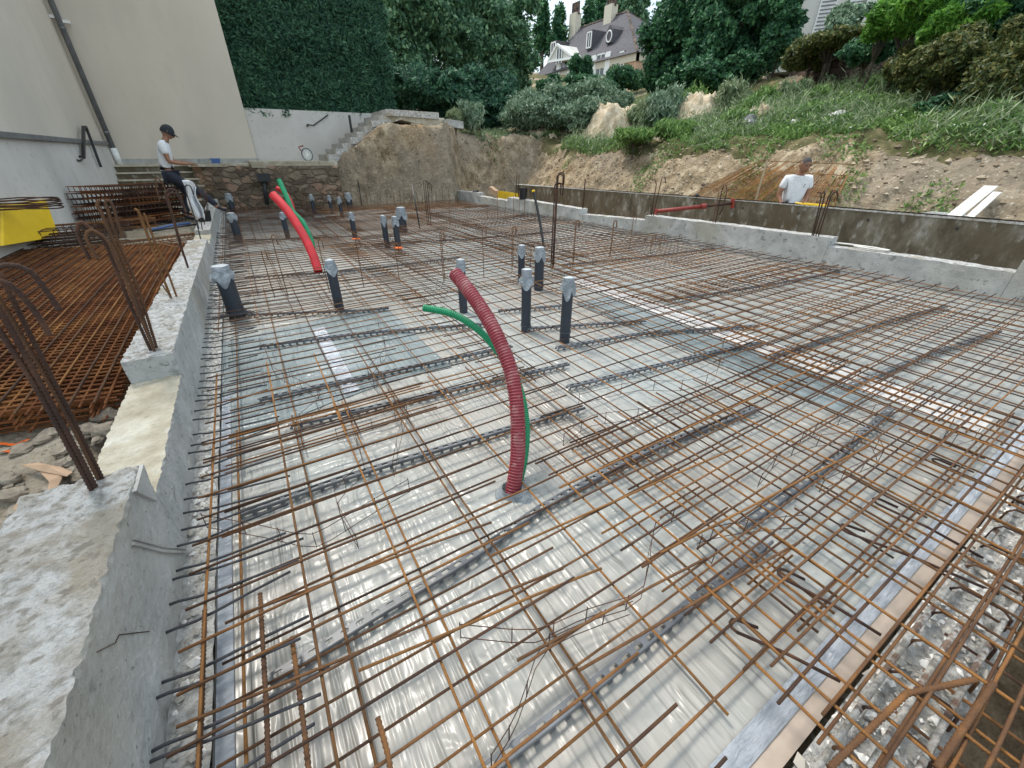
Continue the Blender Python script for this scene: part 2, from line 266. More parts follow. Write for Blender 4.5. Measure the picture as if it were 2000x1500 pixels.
def film_mat(name, tint1, tint2, k=1.):
    m = bpy.data.materials.new(name); m.use_nodes = True; n = m.node_tree; L = n.links; b = n.nodes['Principled BSDF']
    tc = n.nodes.new('ShaderNodeTexCoord')
    def ns(scale, stretch, rot=0, det=6, dist=0.):
        mp = n.nodes.new('ShaderNodeMapping'); mp.inputs['Scale'].default_value = stretch; mp.inputs['Rotation'].default_value = (0, 0, rot)
        L.new(tc.outputs['Object'], mp.inputs[0]); t = n.nodes.new('ShaderNodeTexNoise'); t.inputs['Scale'].default_value = scale; t.inputs['Detail'].default_value = det; t.inputs['Distortion'].default_value = dist
        L.new(mp.outputs[0], t.inputs['Vector']); return t.outputs['Fac']
    big = ns(.9, (1, 1, 1)); cr = n.nodes.new('ShaderNodeValToRGB'); e = cr.color_ramp.elements
    e[0].position = .35; e[0].color = (*tint1, 1); e[1].position = .65; e[1].color = (*tint2, 1); L.new(big, cr.inputs[0])
    L.new(cr.outputs[0], b.inputs['Base Color']); b.inputs['Roughness'].default_value = .5; b.inputs['Specular IOR Level'].default_value = .6
    b.inputs['Coat Weight'].default_value = .3; b.inputs['Coat Roughness'].default_value = .2; b.inputs['Coat IOR'].default_value = 1.5
    def rg(scale, stretch, rot=0, det=4, dist=0.):
        t = n.nodes.new('ShaderNodeTexNoise'); t.noise_type = 'RIDGED_MULTIFRACTAL'; t.normalize = True; mp = n.nodes.new('ShaderNodeMapping'); mp.inputs['Scale'].default_value = stretch; mp.inputs['Rotation'].default_value = (0, 0, rot)
        L.new(tc.outputs['Object'], mp.inputs[0]); t.inputs['Scale'].default_value = scale; t.inputs['Detail'].default_value = det; t.inputs['Distortion'].default_value = dist; L.new(mp.outputs[0], t.inputs['Vector']); return t.outputs['Fac']
    f1 = rg(15, (2.6, .13, 1), R(-9), 4, .35); f2 = rg(11, (.3, 2.2, 1), R(28), 4, .6); f3 = rg(8, (1.5, .8, 1), R(-12), 5, 1.3)
    mk = ns(.8, (1, 1, 1), 0, 2)
    mr = n.nodes.new('ShaderNodeMapRange'); mr.inputs['From Min'].default_value = .44; mr.inputs['From Max'].default_value = .56; L.new(mk, mr.inputs[0])
    a = n.nodes.new('ShaderNodeMix'); L.new(mr.outputs[0], a.inputs['Factor']); L.new(f1, a.inputs['A']); L.new(f2, a.inputs['B'])
    c = n.nodes.new('ShaderNodeMath'); c.operation = 'MULTIPLY_ADD'; c.inputs[1].default_value = .6; L.new(f3, c.inputs[0]); L.new(a.outputs['Result'], c.inputs[2])
    bp = n.nodes.new('ShaderNodeBump'); bp.inputs['Strength'].default_value = 1; bp.inputs['Distance'].default_value = .020*k; L.new(c.outputs[0], bp.inputs['Height'])
    L.new(bp.outputs[0], b.inputs['Normal']); L.new(bp.outputs[0], b.inputs['Coat Normal'])
    return m
M['film'] = film_mat('milky_plastic_film', (.315, .29, .255), (.33, .35, .335))
M['film_b'] = film_mat('blue_green_film_overlap', (.15, .185, .19), (.26, .305, .315))
M['film_w'] = film_mat('white_film_strip', (.56, .54, .52), (.64, .63, .62), .6)
# ------------------------------------------------------------------ ground
def lerp_t(x, tab):
    if x <= tab[0][0]: return tab[0][1]
    for (a, b), (c, d) in zip(tab, tab[1:]):
        if x <= c: return b+(d-b)*(x-a)/(c-a)
    return tab[-1][1]
def sm(t): t = max(0, min(1, t)); return t*t*(3-2*t)
REAR = [(-1.2, 15.9), (1.6, 14.35), (3, 13.85), (4.4, 13.45), (5.9, 13.2), (6.6, 13.9), (8.6, 14.3), (12, 13.6)]
TOPZ = [(1.9, .9), (2.6, 1.0), (4.1, 2.05), (6.2, 2.05), (6.7, 2.0), (7.3, 1.85), (8.5, 1.75), (10.5, 1.65)]
def hfun(X, Y, rough=True):
    D = math.hypot(X, Y); ang = math.degrees(math.atan2(X, Y)) if D > .1 else 0
    s = .10+.30*sm((ang-44)/14.)
    outer = 1.5
    if X > 8.9: toe = 8.75
    yr = lerp_t(X, REAR)
    if X < -.86 or (X < -.6 and Y < -.3):                      # yard left of the low wall
        z = .05
        if Y < 2.2 and X < -.8: z = .05-.55*sm((1.75-Y)/.5)*sm((-X-.85)/.08)*(1 if X > -2.2 else sm((X+3)/.8))
        if Y > 16.5: z = .95
        elif Y > 15: z = .05
        n = .025*fbm(X*2, Y*2, 3)+.012*fbm(X*9, Y*9, 1)
        if Y < 3: n += .035*fbm(X*6, Y*6, 5)
        return z+(n if rough else 0)
    far = 0
    if Y > 17 or D > 17: far = max(0, D-17)
    hill = min(far*.16, 7.5)+max(0, min(far, 45)-47)*.05
    if Y >= yr:                                                # behind the slab
        top = lerp_t(X, TOPZ)
        wd = .28 if X < 6.6 else .9
        t = (Y-yr)/wd
        zb = -.2 if X < 6.9 else -.5
        z = zb+(top-zb)*sm(t)
        right = 0
        if X > 8.4: z = max(z, -.5+2.0*sm((X-8.55)/1.9))
        base = z+hill+min(2.0, max(0, X-10.4)*s*(.45 if Y > 12 else .72))
        am = sm(t*2)*(1-sm((Y-yr-3)/3))
        return base+((.16*fbm(X*1.6, Y*1.6, base)+.07*fbm(X*5, Y*5, base*4)+.035*noise.noise((X*15, Y*15, 1)))*am*(.35 if t > 1.2 else 1) if rough else 0)
    if Y < -.24 and X > -.6: z = -.62; return z+(.05*fbm(X*4, Y*4, 2) if rough else 0)
    if X < 6.85: return -.2
    if X < 8.55: return -.6+(.03*fbm(X*4, Y*4, 7) if rough else 0)
    t = (X-8.55)/1.9
    z = -.6+2.1*(.75*min(1, max(0, t))+.25*sm(t))
    dx = max(0, X-10.4)
    z += min(dx*s*.72, 2.0)+max(0, dx-6)*.07
    if rough:
        am = min(1, t*3)
        z += am*(.15*fbm(X*.9, Y*.9, 4)+.10*abs(fbm(X*.7+Y*1.6, Y*.3-X*.9, 9))+.05*fbm(X*5, Y*5, 6)+(.055*(1-abs(noise.noise((Y*3.2+X*2.1, X*.55, 2)))*2.2)+.03*noise.noise((X*14, Y*14, 1)))*(1 if t < 1.3 else .3))
    return z
def axis(lo, hi, st, far):
    a = list(np.arange(lo, hi, st)); g = st; b = []; x = hi
    while x < far: b.append(x); g *= 1.16; x += g
    g = st; c = []; x = lo-st
    while x > -far: c.append(x); g *= 1.2; x -= g
    return c[::-1]+a+b
ax = axis(-4.5, 8.4, .13, 1)[:-1]+axis(8.4, 11, .05, 8.4)[1:]; ax = sorted(set([round(float(v), 4) for v in axis(-4.5, 8.4, .13, 8)+list(np.arange(8.4, 11, .055))+[v for v in axis(11, 14, .13, 260) if v > 11]])); ay = axis(-2, 18, .09, 260)
V = [(x, y, hfun(x, y)) for y in ay for x in ax]; nx = len(ax)
Fq = [(j*nx+i, j*nx+i+1, (j+1)*nx+i+1, (j+1)*nx+i) for j in range(len(ay)-1) for i in range(nx-1)]
go = npmesh('ground', V, Fq, M['earth'], smooth=True, kind='structure')
for m_ in ('soil', 'yard', 'mud'): go.data.materials.append(M[m_])
mi = []
for f in Fq:
    x, y, z = V[f[0]]
    k = 0
    if x < -.58 and y < 16: k = 2
    elif y < -.2 and x > -.58: k = 3
    elif (x > 10.15+.35*noise.noise((x, y*1.3, 3)) or (y > 15.3 and x > 4.4)) : k = 1 if noise.noise((x*.8, y*.8, 5)) < .30 else 0
    mi.append(k)
go.data.polygons.foreach_set('material_index', mi)

# rough subdivided block whose corners stay where they are told; top gets the second material
def rough_block(name, prof, y_of, thick, zb, mats, amp=.012, step=.06, parent=None, side=1, nzt=(5, 5), **kw):
    # prof: list of (t, ztop) along the wall; y_of(t) -> (x, y) of the visible face; thick -> outward offset in x
    mb = MB(); n = len(prof); cols = []
    nz, nt_ = nzt
    for (t, z) in prof:
        x, y = y_of(t); c = []
        for k in range(nz+1): c.append(Vector((x, y, zb+(z-zb)*k/nz)))
        for k in range(1, nt_+1): c.append(Vector((x+side*thick*k/nt_, y, z)))
        for k in range(1, nz+1): c.append(Vector((x+side*thick, y, z+(zb-z)*k/nz)))
        for i, p in enumerate(c):
            top = nz <= i <= nz+nt_; a = amp*(1.6 if top else .5)
            q = p*9; dn = .35*Vector((noise.noise(q), noise.noise(q+Vector((9, 3, 1))), noise.noise(q+Vector((2, 7, 5)))))
            q2 = p*38; dn += 1.0*Vector((noise.noise(q2), noise.noise(q2+Vector((4, 4, 1))), noise.noise(q2+Vector((2, 1, 5)))))
            c[i] = p+Vector((dn.x*a, 0, dn.z*a if top else 0))
        cols.append(c)
    m = len(cols[0]); vs = [p for c in cols for p in c]
    for i in range(n-1):
        for j in range(m-1):
            f = (i*m+j, i*m+j+1, (i+1)*m+j+1, (i+1)*m+j)
            if side < 0: f = f[::-1]
            mb.f.append(f); mb.m.append(1 if nz <= j < nz+nt_ else 0)
    mb.v = [tuple(v) for v in vs]
    for c0 in (0, (n-1)*m): mb.f.append(tuple(range(c0, c0+m))); mb.m.append(0)
    return mb.build(name, mats, parent, **kw)
def dens(keys, step):
    o = []
    for (a, za), (b, zb) in zip(keys, keys[1:]):
        k = max(1, int((b-a)/step))
        for i in range(k): o.append((a+(b-a)*i/k, za+(zb-za)*i/k))
    o.append(keys[-1]); return o
lw = thing('low_concrete_wall', (-.56, 0, -.14), 'low grey concrete upstand wall along the left edge of the slab, rough white top cast in steps', 'wall')
fx = lambda t: (0, t)
LP = Vector((-.56, 0, -.14))
def lwseg(nm, keys, th, mats, step=.05, amp=.012, nzt=(5, 5)):
    o = rough_block(nm, [(t, z+.14) for t, z in dens(keys, step)], fx, th, 0, mats, amp, parent=lw, side=-1, nzt=nzt)
    return o
lwseg('wall_segment', [(-.6, .35), (1.3, .34), (1.66, .325)], .30, [M['conc'], M['conc_top']], .011, .0065, (26, 26))
lwseg('wall_segment', [(1.663, .185), (2.0, .185), (2.787, .18)], .235, [M['conc'], M['conc_b']], .014, .005, (16, 16))
lwseg('wall_segment', [(2.79, .31), (4.5, .29), (6.2, .25), (7.5, .23)], .23, [M['conc'], M['conc_top']], .02, .007, (12, 12))
lwseg('wall_segment', [(7.503, .15), (8.6, .15)], .22, [M['conc'], M['conc_b']], .05, .006)
lwseg('wall_segment', [(8.603, .21), (12.2, .18), (15.6, .16)], .22, [M['conc'], M['conc_top']], .06, .007)
# triangular broken shoulder, formwork line and crack on the near face
mb = MB(); mb.prism([(.0, 1.50, .463), (.0, 1.66, .463), (.0, 1.60, .33)], (.012, 0, 0))
mb.tube([(.004, 1.32, .40), (.006, 1.45, .22), (.004, 1.6, .05)], .006, 5); mb.tube([(.004, 1.34, .40), (.006, 1.47, .22), (.004, 1.62, .05)], .003, 5)
mb.build('formwork_ridge', M['conc'], lw)
mb = MB(); mb.tube([(.001, .94, .43), (.002, 1.0, .37), (.001, 1.03, .36), (.002, 1.13, .22)], .0013, 4); mb.build('crack', M['rust_d'], lw)
# rubble footing ledge at its foot
def strip(name, x0, x1, y0, y1, z, amp, step, mt, **kw):
    a = np.arange(x0, x1+step/2, step); b = np.arange(y0, y1+step/2, step)
    V = [(x, y, z+amp*(fbm(x*14, y*14, 1)+.5*noise.noise((x*45, y*45, 3)))) for y in b for x in a]; n = len(a)
    F = [(j*n+i, j*n+i+1, (j+1)*n+i+1, (j+1)*n+i) for j in range(len(b)-1) for i in range(n-1)]
    return npmesh(name, V, F, mt, smooth=True, **kw)
strip('footing_ledge', -.565, -.455, -.3, 15.8, -.105, .014, .022, M['footing'], kind='structure')
strip('ground_beam', .2, 7.2, -.235, -.02, -.105, .022, .014, M['footing'], kind='structure')
mb = MB(); mb.box((3.7, -.13, -.4), (7.4, .2, .5)); mb.build('beam_side', M['conc'], kind='structure')

# ------------------------------------------------------------------ right walls
wa = thing('low_concrete_wall', (6.7, 0, -.14), 'low grey concrete upstand wall along the right edge of the slab, stepped top with rough white crest', 'wall')
ra = lambda t: (6.84-.0495*t-6.7, t)
for keys, mt in (([(-1.2, .34), (.88, .33)], 'conc_top'), ([(.883, .20), (1.8, .205), (2.64, .19)], 'conc_top'), ([(2.643, .30), (4.2, .29), (5.78, .27)], 'conc_top'),
                 ([(5.783, .18), (7.6, .11)], 'conc_top'), ([(7.603, .215), (10.55, .25)], 'conc_top'), ([(10.553, .16), (12.2, .17)], 'conc_top'), ([(12.203, .26), (13.9, .22)], 'conc_top')):
    rough_block('wall_segment', [(t, z+.14) for t, z in dens(keys, .07)], ra, .22, 0, [M['conc'], M[mt]], .006, parent=wa, side=1)
wb = thing('formwork_wall', (8, 0, -.6), 'long brown stained concrete wall behind the right upstand, flat pale top edge', 'wall')
mb = MB(); mb.prism([(0, -3, 0), (0, -3, 1.17), (0, 1.2, 1.16), (0, 4.3, 1.13), (0, 8, 1.07), (0, 12.8, .99), (0, 12.8, 0)], (.16, 0, 0)); mb.build('wall_face', M['form'], wb)
mb = MB(); mb.prism([(-.004, -3, 1.172), (-.004, 1.2, 1.162), (-.004, 4.3, 1.132), (-.004, 8, 1.072), (-.004, 12.8, .992), (.164, 12.8, .992), (.164, 8, 1.072), (.164, 4.3, 1.132), (.164, 1.2, 1.162), (.164, -3, 1.172)], (0, 0, .018)); mb.build('pale_top_edge', M['conc_top'], wb)
for y in (-.3, .75, 1.75, 2.75, 3.75, 4.75, 5.8, 7, 8.4, 10):
    mb = MB(); mb.tube([(-.004, y, 1.05-y*.008), (.02, y, 1.05-y*.008)], .018, 8); mb.build('tie_hole', M['iron'], wb)

# ------------------------------------------------------------------ film, tape and insulation below the steel
def ridge(x, y, z): return (1-abs(noise.noise((x, y, z)))*2)
def filmz(x, y):
    fade = 1
    a = max(0, min(1, .5+1.6*noise.noise((x*.8, y*.8, 6))))
    xr = x*.97+y*.2; yr_ = y*.97-x*.2
    r1 = ridge(xr*17, yr_*.7, 1)**3; r2 = ridge(x*2+y*.9, y*9-x*3, 4)**3; r3 = ridge(x*5, y*5, 8)**4
    return -.135+.009*fbm(x*2.2, y*.9, 2, 3)+.0045*r1*a+.004*r2*(1-a)+.003*r3
def sheetgrid(name, x0, x1, y0, y1, dz, mt, step, edge=None, **kw):
    a = np.linspace(x0, x1, max(2, int((x1-x0)/step))); b = np.linspace(y0, y1, max(2, int((y1-y0)/step))); n = len(a)
    V = []
    for y in b:
        for x in a:
            xx, yy = x, y
            if edge: xx, yy = edge(x, y)
            V.append((xx, yy, filmz(xx, yy)+dz))
    F = [(j*n+i, j*n+i+1, (j+1)*n+i+1, (j+1)*n+i) for j in range(len(b)-1) for i in range(n-1)]
    return npmesh(name, V, F, mt, smooth=True, **kw)
sheetgrid('plastic_film', -.46, 4.2, .05, 3.6, 0, M['film'], .0165, label='milky crumpled plastic film covering the near part of the slab bed', cat='plastic film')
sheetgrid('plastic_film', 4.15, 6.8, .05, 3.7, -.004, M['film'], .035, label='milky plastic film at the near right end of the slab bed', cat='plastic film')
sheetgrid('plastic_film', -.46, 6.8, 3.55, 13.2, -.004, M['film'], .045, label='milky plastic film covering the far part of the slab bed', cat='plastic film')
sheetgrid('plastic_film', -.50, 1.5, 13.2, 15.6, 0, M['film'], .1, edge=lambda x, y: (x, 13.2+(y-13.2)*(lerp_t(x, REAR)-13.1)/2.4), label='far end piece of plastic film beside the rubble stone wall', cat='plastic film')
sheetgrid('film_overlap', -.44, 1.05, 2.5, 4.15, .006, M['film_b'], .05, edge=lambda x, y: (x-(y-2.6)*.02, y+.12*math.sin(x*2)), label='blue green doubled film patch near the big pipe at the left wall', cat='plastic film')
sheetgrid('film_overlap', 2.85, 3.32, .72, 3.3, .006, M['film_b'], .05, label='blue green film strip crossing the right part of the slab', cat='plastic film')
sheetgrid('film_overlap', 3.34, 3.62, .2, 4.2, .006, M['film_w'], .05, label='bright white film strip right of the blue green strip', cat='plastic film')
def tape(x0, x1, y0, y1, lab, dz=.009): sheetgrid('adhesive_tape', x0, x1, y0, y1, dz, M['tape'], .03, label=lab, cat='tape', group='silver tape strips on the film')
tape(-.452, -.405, .2, 3.0, 'silver tape strip running beside the left wall footing')
tape(.3, 4.6, .035, .093, 'wide silver tape strip along the near edge of the slab')
tape(.26, .36, 2.6, 4.0, 'pale tape strip across the blue green film patch', .012)

sheetgrid('film_edge', .2, 6.9, -.012, .04, .004, M['foam'], .03, label='pinkish film edge between the silver tape and the near ground beam', cat='plastic film')

# ------------------------------------------------------------------ reinforcing mesh sheets
def sheet(x0, x1, y0, y1, z, sx, sy, label, mats=('rust', 'rust_o'), rad=.0042, rz=0., seed=0, n=6, wob=.006, over=.05):
    rr = random.Random(seed); mb = MB()
    cx, cy = (x0+x1)/2, (y0+y1)/2
    ca, sa = math.cos(rz), math.sin(rz)
    def put(pts, r, mi):
        mb.tube([((x-cx)*ca-(y-cy)*sa, (x-cx)*sa+(y-cy)*ca, zz) for x, y, zz in pts], r, n, mi=mi)
    x = x0+over; ph = rr.random()*9
    def sag(x, y): return .012*noise.noise((x*1.3, y*1.3, seed+.5))
    while x < x1-.01:
        k = max(2, int((y1-y0)/.35)); j = rr.uniform(-wob, wob); e0, e1 = rr.uniform(-.02, .02), rr.uniform(-.02, .02)
        put([(x+j+wob*.7*noise.noise((x*5, i*.6, seed)), y0+e0+(y1+e1-y0-e0)*i/k, sag(x, y0+(y1-y0)*i/k)) for i in range(k+1)], rad*rr.uniform(.95, 1.1), 1)
        x += sx
    y = y0+over
    while y < y1-.01:
        k = max(2, int((x1-x0)/.3)); j = rr.uniform(-wob, wob); e0, e1 = rr.uniform(-.015, .015), rr.uniform(-.015, .015)
        put([(x0+e0+(x1+e1-x0-e0)*i/k, y+j+wob*noise.noise((i*.7, y*4, seed)), sag(x0+(x1-x0)*i/k, y)+rad*1.9) for i in range(k+1)], rad*rr.uniform(.95, 1.08), 0)
        y += sy
    o = mb.build('reinforcing_mesh', [M[mats[0]], M[mats[1]]], smooth=True, label=label, cat='rebar mesh', group='steel mesh sheets laid over the slab')
    o.location = (cx, cy, z); return o
B = -.085
SH = [ # lower mat
 (-.42, 1.5, .12, 2.45, B, .293, .143), (-.40, 1.5, 2.05, 5.7, B, .30, .143), (-.42, 1.5, 5.3, 9.0, B, .25, .15), (-.42, 1.5, 8.6, 12.4, B, .2, .15), (-.42, 1.3, 12.0, 14.6, B, .2, .15),
 (1.22, 3.7, .1, 1.45, B-.008, .19, .19), (1.2, 3.7, 1.0, 4.5, B-.008, .15, .29), (1.2, 3.7, 4.1, 7.7, B-.008, .2, .15), (1.2, 3.7, 7.3, 10.9, B-.008, .2, .15), (1.2, 3.8, 10.5, 13.7, B-.008, .2, .15),
 (3.4, 6.6, -.05, 3.1, B, .2, .15), (3.4, 6.45, 2.7, 6.3, B, .2, .15), (3.4, 6.3, 5.9, 9.5, B, .2, .15), (3.4, 6.1, 9.1, 13.1, B, .2, .15),
 # upper mat
 (-.50, .665, -.12, 2.3, 0, .30, .143), (-.49, .70, 2.0, 3.1, .004, .30, .2), (-.5, 1.9, 4.0, 7.4, 0, .3, .15), (-.5, 1.9, 7.1, 10.5, 0, .3, .14), (-.5, 1.8, 10.2, 14.2, 0, .3, .14),
 (.88, 3.3, -.75, 1.24, .0, .17, .096), (1.15, 3.9, -1.7, -.12, -.06, .2, .11), (.95, 3.1, -1.1, .42, .02, .21, .13), (3.7, 6.3, -1.7, -.1, -.06, .2, .12), (2.95, 5.6, -.8, 1.7, .012, .2, .12), (5.2, 6.6, -.8, 2.6, .0, .2, .15), (2.6, 5.0, 1.4, 4.9, .0, .2, .17), (4.7, 6.5, 2.3, 5.4, .012, .2, .15),
 (1.6, 4.1, 4.5, 7.9, .006, .2, .15), (3.8, 6.4, 4.6, 8.2, .0, .2, .15), (1.6, 4.1, 7.6, 11.1, .006, .25, .15), (3.8, 6.2, 7.9, 11.4, .0, .2, .15), (1.6, 6.0, 10.8, 13.2, .006, .25, .15)]
def lab_sheet(i, s):
    x = (s[0]+s[1])/2; y = (s[2]+s[3])/2
    lr = 'by the left wall' if x < 1.1 else ('in the middle' if x < 3.2 else ('right of centre' if x < 4.6 else 'by the right wall'))
    if s[3] < 0: return 'rusty lower mesh sheet reaching out over the near trench, '+('left one' if s[0] < 2 else 'right one')
    fr = ('at the near slab edge' if s[2] < .2 else ('just beyond the near sheets' if y < 3.6 else ('by the nearer grey pipes' if y < 5.6 else ('half way down the slab' if y < 8.5 else ('near the far slab end' if y < 11 else 'at the far end of the slab')))))
    return 'rusty %s mesh sheet %s, %s' % ('lower' if s[4] < -.05 else 'upper', lr, fr)
seen = {}
for i, s in enumerate(SH):
    lb = lab_sheet(i, s)
    if lb in seen: lb += ', lapped on top'
    seen[lb] = 1
    m = ('rust', 'rust_o') if s[0] < 1.0 and s[3] < 4 else (('rust', 'rust') if i % 3 else ('rust_d', 'rust'))
    sheet(*s, lb, mats=m, rz=R(rnd.uniform(-.35, .35)), seed=i, n=6 if s[2] < 4 else 4, rad=.0046 if s[2] < 2 else .0043)

# ------------------------------------------------------------------ loose bars
def bar(name, pts, r, m, label=None, group=None, n=7, rib=False, cat='rebar'):
    o = Vector(pts[0]); P = [Vector(p)-o for p in pts]
    if rib:                                # ribbed bar: resample, radius stepping every few mm
        Q = [P[0]]; st = .0045
        for a, b in zip(P, P[1:]):
            k = max(1, int((b-a).length/st)); Q += [a+(b-a)*(i+1)/k for i in range(k)]
        rs = [r*(1.2 if (i % 3) == 0 else .93) for i in range(len(Q))]
    else: Q, rs = P, r
    mb = MB(); mb.tube(Q, rs, n); ob = mb.build(name, M[m], smooth=True, label=label, cat=cat, group=group); ob.location = o; return ob
G = 'black starter bars bent out of the left wall'
yy = .62; k = 0; proto = []
starts = [.70, .83, .85, .99, 1.03, 1.19, 1.31, 1.41, 1.46, 1.56, 1.68, 1.8, 1.88]+[1.98+.118*i for i in range(70)]
for v in range(5):
    L_ = .36+.03*(v % 3); w_ = rnd.uniform(-.06, .05)
    pts = [(-.03, 0, .0), (.02, 0, -.004), (.07, w_*.1, -.014), (.13, w_*.3, -.012), (.22, w_*.6, -.003), (L_, w_, .006)]
    proto.append(pts)
base = []
for v in range(5):
    mb = MB(); mb.tube(proto[v], .0048, 6); base.append(mb.build('starter_bar', M['steel_d'], smooth=True, label='black starter bar curving out of the left upstand wall over the film', cat='rebar', group=G))
for i, y in enumerate(starts):
    y += rnd.uniform(-.015, .015)
    o = base[i] if i < 5 else base[i % 5].copy()
    if i >= 5: S.collection.objects.link(o)
    o.location = (-.555, y, -.03+rnd.uniform(-.012, .012)); o.rotation_euler = (rnd.uniform(-.05, .05), 0, rnd.uniform(-.09, .09))
    if i == 2: o['label'] = 'nearest black starter bar out of the left wall'; o['group'] = G
for i in range(44):
    y = -.1+i*.22+rnd.uniform(-.03, .03); o = base[i % 5].copy(); S.collection.objects.link(o)
    o.location = (ra(y)[0]+6.7, y, -.04); o.rotation_euler = (0, 0, math.pi+rnd.uniform(-.08, .08)); o['label'] = 'black starter bar curving out of the right upstand wall over the mesh'; o['group'] = 'black starter bars bent out of the right wall'
# thick ribbed bars lying along the left edge, nearest the viewer
for p0, p1, z, lb in (((400, 1192), (385, 1500), -.02, 'short thick rusty ribbed bar nearest the left wall footing'), ((508, 1160), (522, 1500), -.03, 'second short thick ribbed bar, right of the one by the footing'),
                      ((738, 1402), (760, 1500), .015, 'short ribbed bar end at the bottom edge of the photo'), ((570, 1245), (600, 1500), -.03, 'thick ribbed bar lying beside the perforated spacer end')):
    a, b = gr(*p0, z), gr(*p1, z); b = b+(b-a)*.5
    bar('loose_bar', [a, (a+b)/2+Vector((.004, 0, 0)), b], .0068, 'rust', lb, 'short thick bars lying lengthwise in the foreground', rib=True)
# pairs of longer lap bars and hooked bars near the ground beam
for j, (p0, p1, z) in enumerate((((1100, 1110), (345, 1420), .012), ((1175, 1110), (700, 1310), .012), ((960, 1020), (470, 1200), .012), ((1450, 870), (960, 1085), .014), ((1560, 1060), (1130, 1310), .014), ((1700, 870), (1290, 1080), .014), ((1380, 1090), (1010, 1290), .014))):
    a, b = gr(*p0, z), gr(*p1, z); bar('lap_bar', [a, (a*2+b)/3+Vector((0, .004, 0)), (a+b*2)/3, b], .0048, 'rust_o' if j % 2 else 'rust', 'thin rusty lap bar tied across the upper mesh in the foreground', 'lap bars tied over the upper mesh')
hk = [(1655, 1040, 1950, 1160), (1715, 985, 1920, 1090), (1530, 1130, 1720, 1240), (1440, 1235, 1640, 1330), (1830, 905, 2010, 990)]
for (x, y, x2, y2) in hk:
    a, b = gr(x, y, -.03), gr(x2, y2, -.05); d = (b-a).normalized(); s_ = Vector((-d.y, d.x, 0))
    pts = [a+d*.06+s_*.05]+[a+d*(.03-.03*math.cos(t))*0+s_*(.022+.022*math.cos(t))-d*.022*math.sin(t) for t in (0, .8, 1.57, 2.3, 3.14)]+[a+(b-a)*.5+Vector((0, 0, .01)), b]
    bar('hooked_bar', pts, .0055, 'rust_d', 'hooked end bar lying flat among the mesh beside the silver tape', 'hooked bars lying at the near slab edge')
# stirrups and pale cement-splashed bars of the near ground beam
for i in range(15):
    x = .95+i*.17; o = Vector((x, -.13, -.09))
    pts = [o+Vector((.0, .075, -.03)), o+Vector((0, .07, .045)), o+Vector((.005, .055, .065)), o+Vector((.01, -.05, .07)), o+Vector((.01, -.075, .05)), o+Vector((.012, -.08, -.02))]
    bar('stirrup', pts, .0045, 'rust_d' if i % 3 else 'rust', 'dark rusty stirrup hoop rising out of the near ground beam', 'stirrups of the near ground beam')
for i, (y, z) in enumerate(((-.06, -.062), (-.13, -.055), (-.2, -.065))):
    bar('beam_bar', [(.7, y, z), (1.5, y+.01, z+.006), (2.5, y-.01, z), (3.6, y+.008, z), (4.6, y, z)], .0085, 'splash', ('pale cement splashed bar along the inner side of the ground beam', 'pale cement splashed bar along the middle of the ground beam', 'pale cement splashed bar along the outer side of the ground beam')[i], 'cement splashed beam bars', n=8)
a, b, c = gr(1770, 1355, .02), gr(1905, 1327, .05), gr(1620, 1500, .0)
bar('bent_bar', [c, a, b], .0075, 'rust', 'bent thick bar lying over the ground beam at bottom right', rib=True)
a, b = gr(1940, 1335, .03), gr(1830, 1500, .02)
bar('thick_bar', [a, b], .008, 'rust', 'straight thick bar beside the bent bar at bottom right', rib=True)

# tie-wire ladders ("serpentine" spacers between both mats)
def ladder(pts, label, h=.075):
    mb = MB(); P = [Vector(p) for p in pts]; o = P[0].copy(); P = [p-o for p in P]
    # smooth the path a little
    Q = []
    for a, b in zip(P, P[1:]):
        for t in (0, .33, .67): Q.append(a+(b-a)*t)
    Q.append(P[-1])
    for i in range(1, len(Q)-1): Q[i] = (Q[i-1]+Q[i]*2+Q[i+1])/4
    mb.tube(Q, .0016, 4); mb.tube([q+Vector((0, 0, h)) for q in Q], .0016, 4)
    for i in range(0, len(Q), 2): mb.tube([Q[i]+Vector((0, 0, -.004)), Q[i]+Vector((.002, .002, h+.006))], .0018, 4)
    ob = mb.build('wire_spacer', M['rust_d'], label=label, cat='wire spacer', group='bent wire ladders between both mesh layers'); ob.location = o
zl = -.078
LD = [((405, 1030), (520, 1050), (620, 1075), (700, 1020), (800, 960)), ((900, 1245), (1050, 1260), (1140, 1215), (1260, 1180), (1270, 1040), (1330, 1010)), ((960, 1500), (1010, 1420), (1060, 1260), (1230, 1200)),
      ((520, 690), (540, 740), (590, 760), (640, 790), (590, 830)), ((740, 640), (760, 700), (715, 740), (740, 770)), ((660, 860), (760, 830), (800, 800), (780, 870), (770, 930)), ((1130, 790), (1250, 760), (1330, 765), (1400, 745), (1410, 680)),
      ((1100, 870), (1150, 830), (1240, 820), (1370, 800)), ((1480, 950), (1520, 900), (1590, 870), (1700, 860)), ((1390, 1100), (1350, 1060), (1450, 1040), (1560, 1030)), ((1560, 870), (1600, 840), (1700, 810), (1790, 800)), ((1850, 840), (1830, 880), (1900, 860)),
      ((700, 1070), (650, 980), (720, 920), (690, 850)), ((1600, 960), (1660, 930), (1720, 905), (1700, 870))]
LN = ['left foreground beside the short bars', 'below the dark red conduit', 'bottom centre of the photo', 'blue green film patch at left', 'blue green film patch right side', 'left of the conduit over the film', 'right of the pipes over clean film', 'centre right over clean film', 'near the right foreground strip', 'lower right of centre', 'beside the far end of the right strip', 'far right near the tape', 'left of the conduit base', 'right foreground by the strip']
for l, nm in zip(LD, LN): ladder([gr(x, y, zl) for x, y in l], 'thin rusty wire ladder spacer, '+nm)

